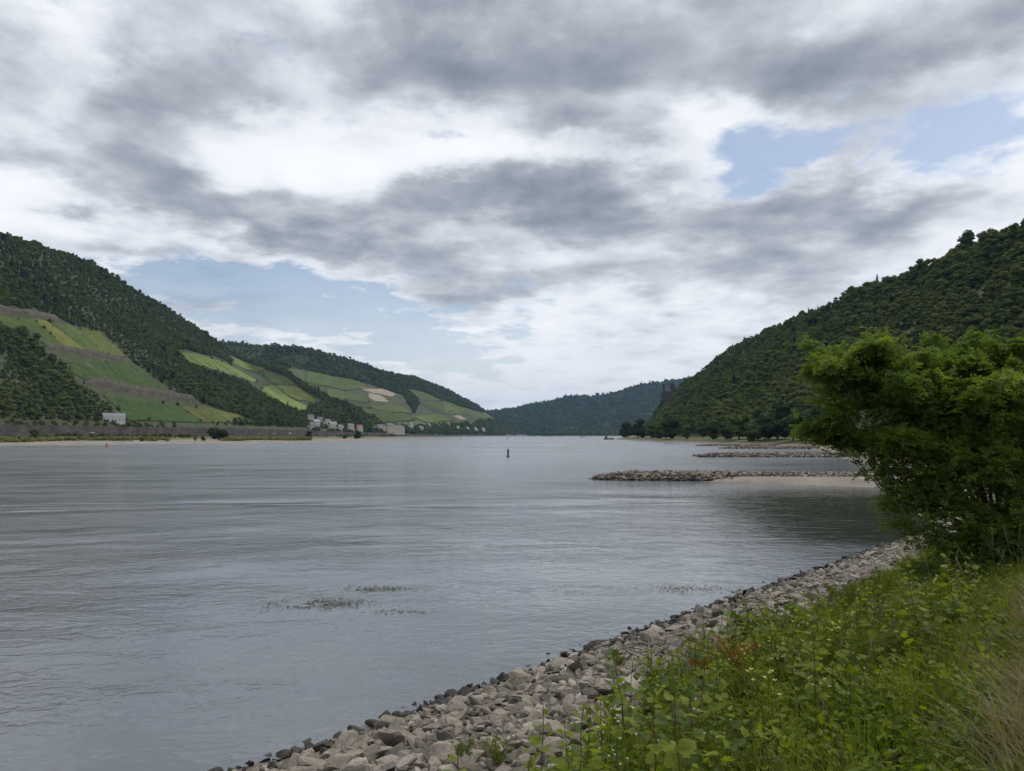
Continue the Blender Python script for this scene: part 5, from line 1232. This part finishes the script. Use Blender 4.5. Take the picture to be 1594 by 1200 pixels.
# ------------------------------------------------------------------ buoys, boats, cars
def paint(name, c, rough=.45): return mat_noise(name, [(.3, tuple(q * .8 for q in c)), (.7, c)], 1.5, rough=rough, bump=0)
def buoy(name, x, y, c, label, h, top):
    root = tag(empty(name, (x, y, 0)), label, 'buoy', 'navigation buoys'); m = paint(name + '_paint', c)
    b = MB(); b.lathe([(.25, -.5), (.46, -.2), (.50, .10), (.40, .24), (.18, .34)], n=16); b.build('float', m, root, True)
    b = MB(); b.lathe([(.20, .32), (.22, h * .55), (.22, h * .8), (.16, h * .84)], n=12); b.build('mast', m, root, True)
    b = MB(); b.lathe([(.30, h * .84), (.30, h), (.26, h + .02)] if top == 'can' else [(.32, h * .84), (.03, h + .08)], n=12); b.build('topmark', m, root)
buoy('green_buoy', -.9, 160.0, (.018, .085, .055), 'dark green buoy in mid river', 1.75, 'cone')
buoy('red_buoy', -153.5, 263.0, (.62, .07, .03), 'small red buoy near the sandbar on the left', 1.75, 'can')
buoy('far_buoy', -5.0, 760.0, (.02, .05, .04), 'tiny distant buoy beyond the dark green one', 2.4, 'cone')
def boat(x, y, rz, L, W, H, hullc, cabc, label, name='boat', decks=1, cab=(.1, .55)):
    root = tag(empty(name, (x, y, 0), rz), label, 'boat', 'boats on the river')
    t = np.linspace(0, 1, 15); wd = W / 2 * np.clip(np.minimum(1, (1 - t) * 3.2 + .02) ** .6 * np.minimum(1, .75 + t), 0, 1); sheer = H * (1 + .35 * (2 * t - 1) ** 2 * (t > .5))
    V = np.stack([np.stack([(t - .5) * L, -wd, sheer], -1), np.stack([(t - .5) * L * .97, -wd * .75, 0 * t - .4], -1), np.stack([(t - .5) * L * .97, wd * .75, 0 * t - .4], -1), np.stack([(t - .5) * L, wd, sheer], -1), np.stack([(t - .5) * L, wd * .9, sheer - .15], -1), np.stack([(t - .5) * L, -wd * .9, sheer - .15], -1)], 1)
    F = grid_faces(15, 6); cap = np.array([[0, 1, 2, 3]]); ring = np.array([[i * 6 + 5, i * 6, (i + 1) * 6, (i + 1) * 6 + 5] for i in range(14)])
    link('hull', mesh_np('hull', V.reshape(-1, 3), np.concatenate([F, cap, ring]), [paint('hull_paint', hullc)]), root)
    cm = paint('cabin_paint', cabc); c0, c1 = cab
    for d in range(decks):
        Lc = L * (c1 - c0) * (1 - .12 * d); b = MB(); b.box((L * ((c0 + c1) / 2 - .5), 0, H + 1.2 + 2.4 * d - .1), (Lc, W * .78, 2.4)); cb = b.build('cabin', cm, root)
        g = MB(); g.box((L * ((c0 + c1) / 2 - .5), 0, H + 1.45 + 2.4 * d), (Lc * .94, W * .78 + .06, .9)); g.build('window_band', GLASS, cb)
        rb = MB(); rb.box((L * ((c0 + c1) / 2 - .5), 0, H + 2.4 + 2.4 * d - .04), (Lc + .5, W * .82, .14)); rb.build('roof', cm, cb)
    b = MB(); b.tube([(L * .1, 0, H), (L * .1, 0, H + 2.4 * decks + 3)], [.09, .05], 6); b.build('mast', cm, root)
boat(107.5, 770, .1, 11.5, 3.2, 1.3, (.03, .035, .04), (.20, .21, .22), 'small dark boat moored off the tip of the right bank', cab=(.12, .34))
boat(157, 1530, .05, 16, 4.2, 1.4, (.55, .56, .56), (.6, .6, .6), 'white motor boat out on the river right of centre', cab=(.1, .62))
boat(-9, 2660, .2, 34, 8, 2.2, (.6, .61, .62), (.66, .66, .66), 'left one of two white passenger ships at the far shore', 'passenger_ship', 2, (.08, .86))
boat(37, 2690, .2, 52, 9, 2.4, (.6, .61, .62), (.66, .66, .66), 'right and longer one of two white passenger ships at the far shore', 'passenger_ship', 2, (.06, .88))
boat(78, 2560, .1, 20, 6, 1.6, (.35, .36, .36), (.5, .5, .5), 'small grey ship right of the passenger ships', 'boat', 1, (.1, .5))
boat(131, 2600, .05, 46, 8, 1.6, (.10, .085, .075), (.35, .35, .35), 'long low brown cargo barge far out in mid river', 'cargo_barge', 1, (.04, .16))
boat(176, 2640, .05, 36, 8, 1.6, (.16, .17, .17), (.45, .45, .45), 'shorter grey cargo barge right of the long brown one', 'cargo_barge', 1, (.04, .2))
boat(-150, 2205, .6, 18, 5, 1.5, (.5, .5, .5), (.6, .6, .58), 'white boat moored by the left shore village', 'boat', 1, (.1, .6))
def car(x, y, z, rz, c, label, van=False):
    root = tag(empty('car', (x, y, z), rz), label, 'van' if van else 'car', 'vehicles on the left bank road'); m = paint('car_paint', c, .3)
    hh = 1.9 if van else .62; b = MB(); b.box((0, 0, .35 + hh / 2), (4.4, 1.8, hh)); b.build('body', m, root)
    if not van: b = MB(); b.add([(-1.5, -.82, .96), (1.1, -.82, .96), (1.1, .82, .96), (-1.5, .82, .96), (-1.1, -.68, 1.46), (.45, -.68, 1.46), (.45, .68, 1.46), (-1.1, .68, 1.46)], [(0, 1, 5, 4), (1, 2, 6, 5), (2, 3, 7, 6), (3, 0, 4, 7), (4, 5, 6, 7)]); b.build('cabin', GLASS, root)
    else: b = MB(); b.box((1.6, 0, 1.75), (1.26, 1.84, .6)); b.build('window', GLASS, root)
    wv = MB(); wv.lathe([(.31, -.1), (.31, .1)], n=10); V, F = wv.arrays(); V = V[:, [0, 2, 1]]; wme = mesh_np('wheel', V, F, [M['asphalt']])
    for sx in (-1.35, 1.35):
        for sy in (-.86, .86): link('wheel', wme, root, (sx, sy, .31))
for (px, c, van, lb) in ((404, (.65, .65, .65), False, 'left one of three pale vehicles on the road below the village'), (427, (.6, .62, .64), False, 'middle one of three pale vehicles on the road below the village'), (452, (.62, .62, .6), True, 'white van on the road below the village, right of two cars'), (145, (.60, .6, .62), False, 'pale car on the road at the far left')):
    yy = np.linspace(300, 1500, 2400); i = int(np.argmin(np.abs((left_bank_x(yy) - 8.5) / yy - (px - 797) / 1077.0))); y = yy[i]; x = left_bank_x(y) - 8.5
    zr = 6.47 * float(np.interp(y, Yl, fade)) + .22; car(x, y, zr, 1.48, c, lb, van)

# ------------------------------------------------------------------ along the railway: masts and shrubs
mast_m = paint('mast_steel', (.20, .21, .21))
b = MB(); b.tube([(0, 0, 0), (0, 0, 7.6)], [.16, .11], 6); V, F = b.arrays(); mast_pole = mesh_np('pole', V, F, [mast_m]); b = MB(); b.tube([(0, 0, 6.9), (2.6, 0, 7.2)], .06, 5); b.tube([(0, 0, 6.0), (2.6, 0, 7.1)], .05, 5); V, F = b.arrays(); mast_arm = mesh_np('bracket', V, F, [mast_m])
ORD = 'first second third fourth fifth sixth seventh eighth ninth tenth eleventh twelfth thirteenth fourteenth fifteenth'.split()
for k in range(15):
    y = 470 + 62 * k; x = float(left_bank_x(y)) - 20; z = 13.1 * float(np.interp(y, Yl, fade)); o = tag(empty('railway_mast', (x, y, z), .1), ORD[k] + ' thin grey railway mast from the left above the dark wall', 'mast', 'railway masts on the left bank'); link('pole', mast_pole, o); link('bracket', mast_arm, o)
r = np.random.RandomState(17); n = 900; yb = 300 + 1250 * r.rand(n); k = fbm(yb * .018, yb * 0 + 2.0) > -.05; yb = yb[k]; n = len(yb); side = r.rand(n) < .55
d = np.where(side, 17.5 + 24 * r.rand(n), 2.5 + 1.4 * r.rand(n)); zb = np.where(side, 13.2, 2.6) * np.interp(yb, Yl, fade); s = np.where(side, .30 + .5 * r.rand(n) ** 2, .22 + .25 * r.rand(n))
scatter('lineside_shrubs', np.stack([left_bank_x(yb) - d, yb, zb - .1], -1), np.stack([0 * s, 0 * s, r.rand(n) * 6.28], -1), np.stack([s, s, s * .8], -1), r.randint(0, NP - 1, n), forest_group, 'low shrubs along the railway and the quay on the left bank', 'shrubs')
# ------------------------------------------------------------------ the hazy air of the valley
def haze():
    m, nt = new_mat('valley_haze'); t = NT(nt)
    v = t.n('ShaderNodeVolumePrincipled'); v.inputs['Color'].default_value = (.34, .60, 1.0, 1); v.inputs['Density'].default_value = 3.9e-5; v.inputs['Anisotropy'].default_value = 0.0
    out = t.n('ShaderNodeOutputMaterial'); t.L.new(v.outputs[0], out.inputs['Volume'])
    b = MB(); x0, x1, y0, y1, z0, z1 = -E - 60, E + 60, -1560, E + 60, -4.4, 445
    b.box(((x0 + x1) / 2, (y0 + y1) / 2, (z0 + z1) / 2), (x1 - x0, y1 - y0, z1 - z0))
    tag(b.build('haze', m), kind='stuff')
haze()
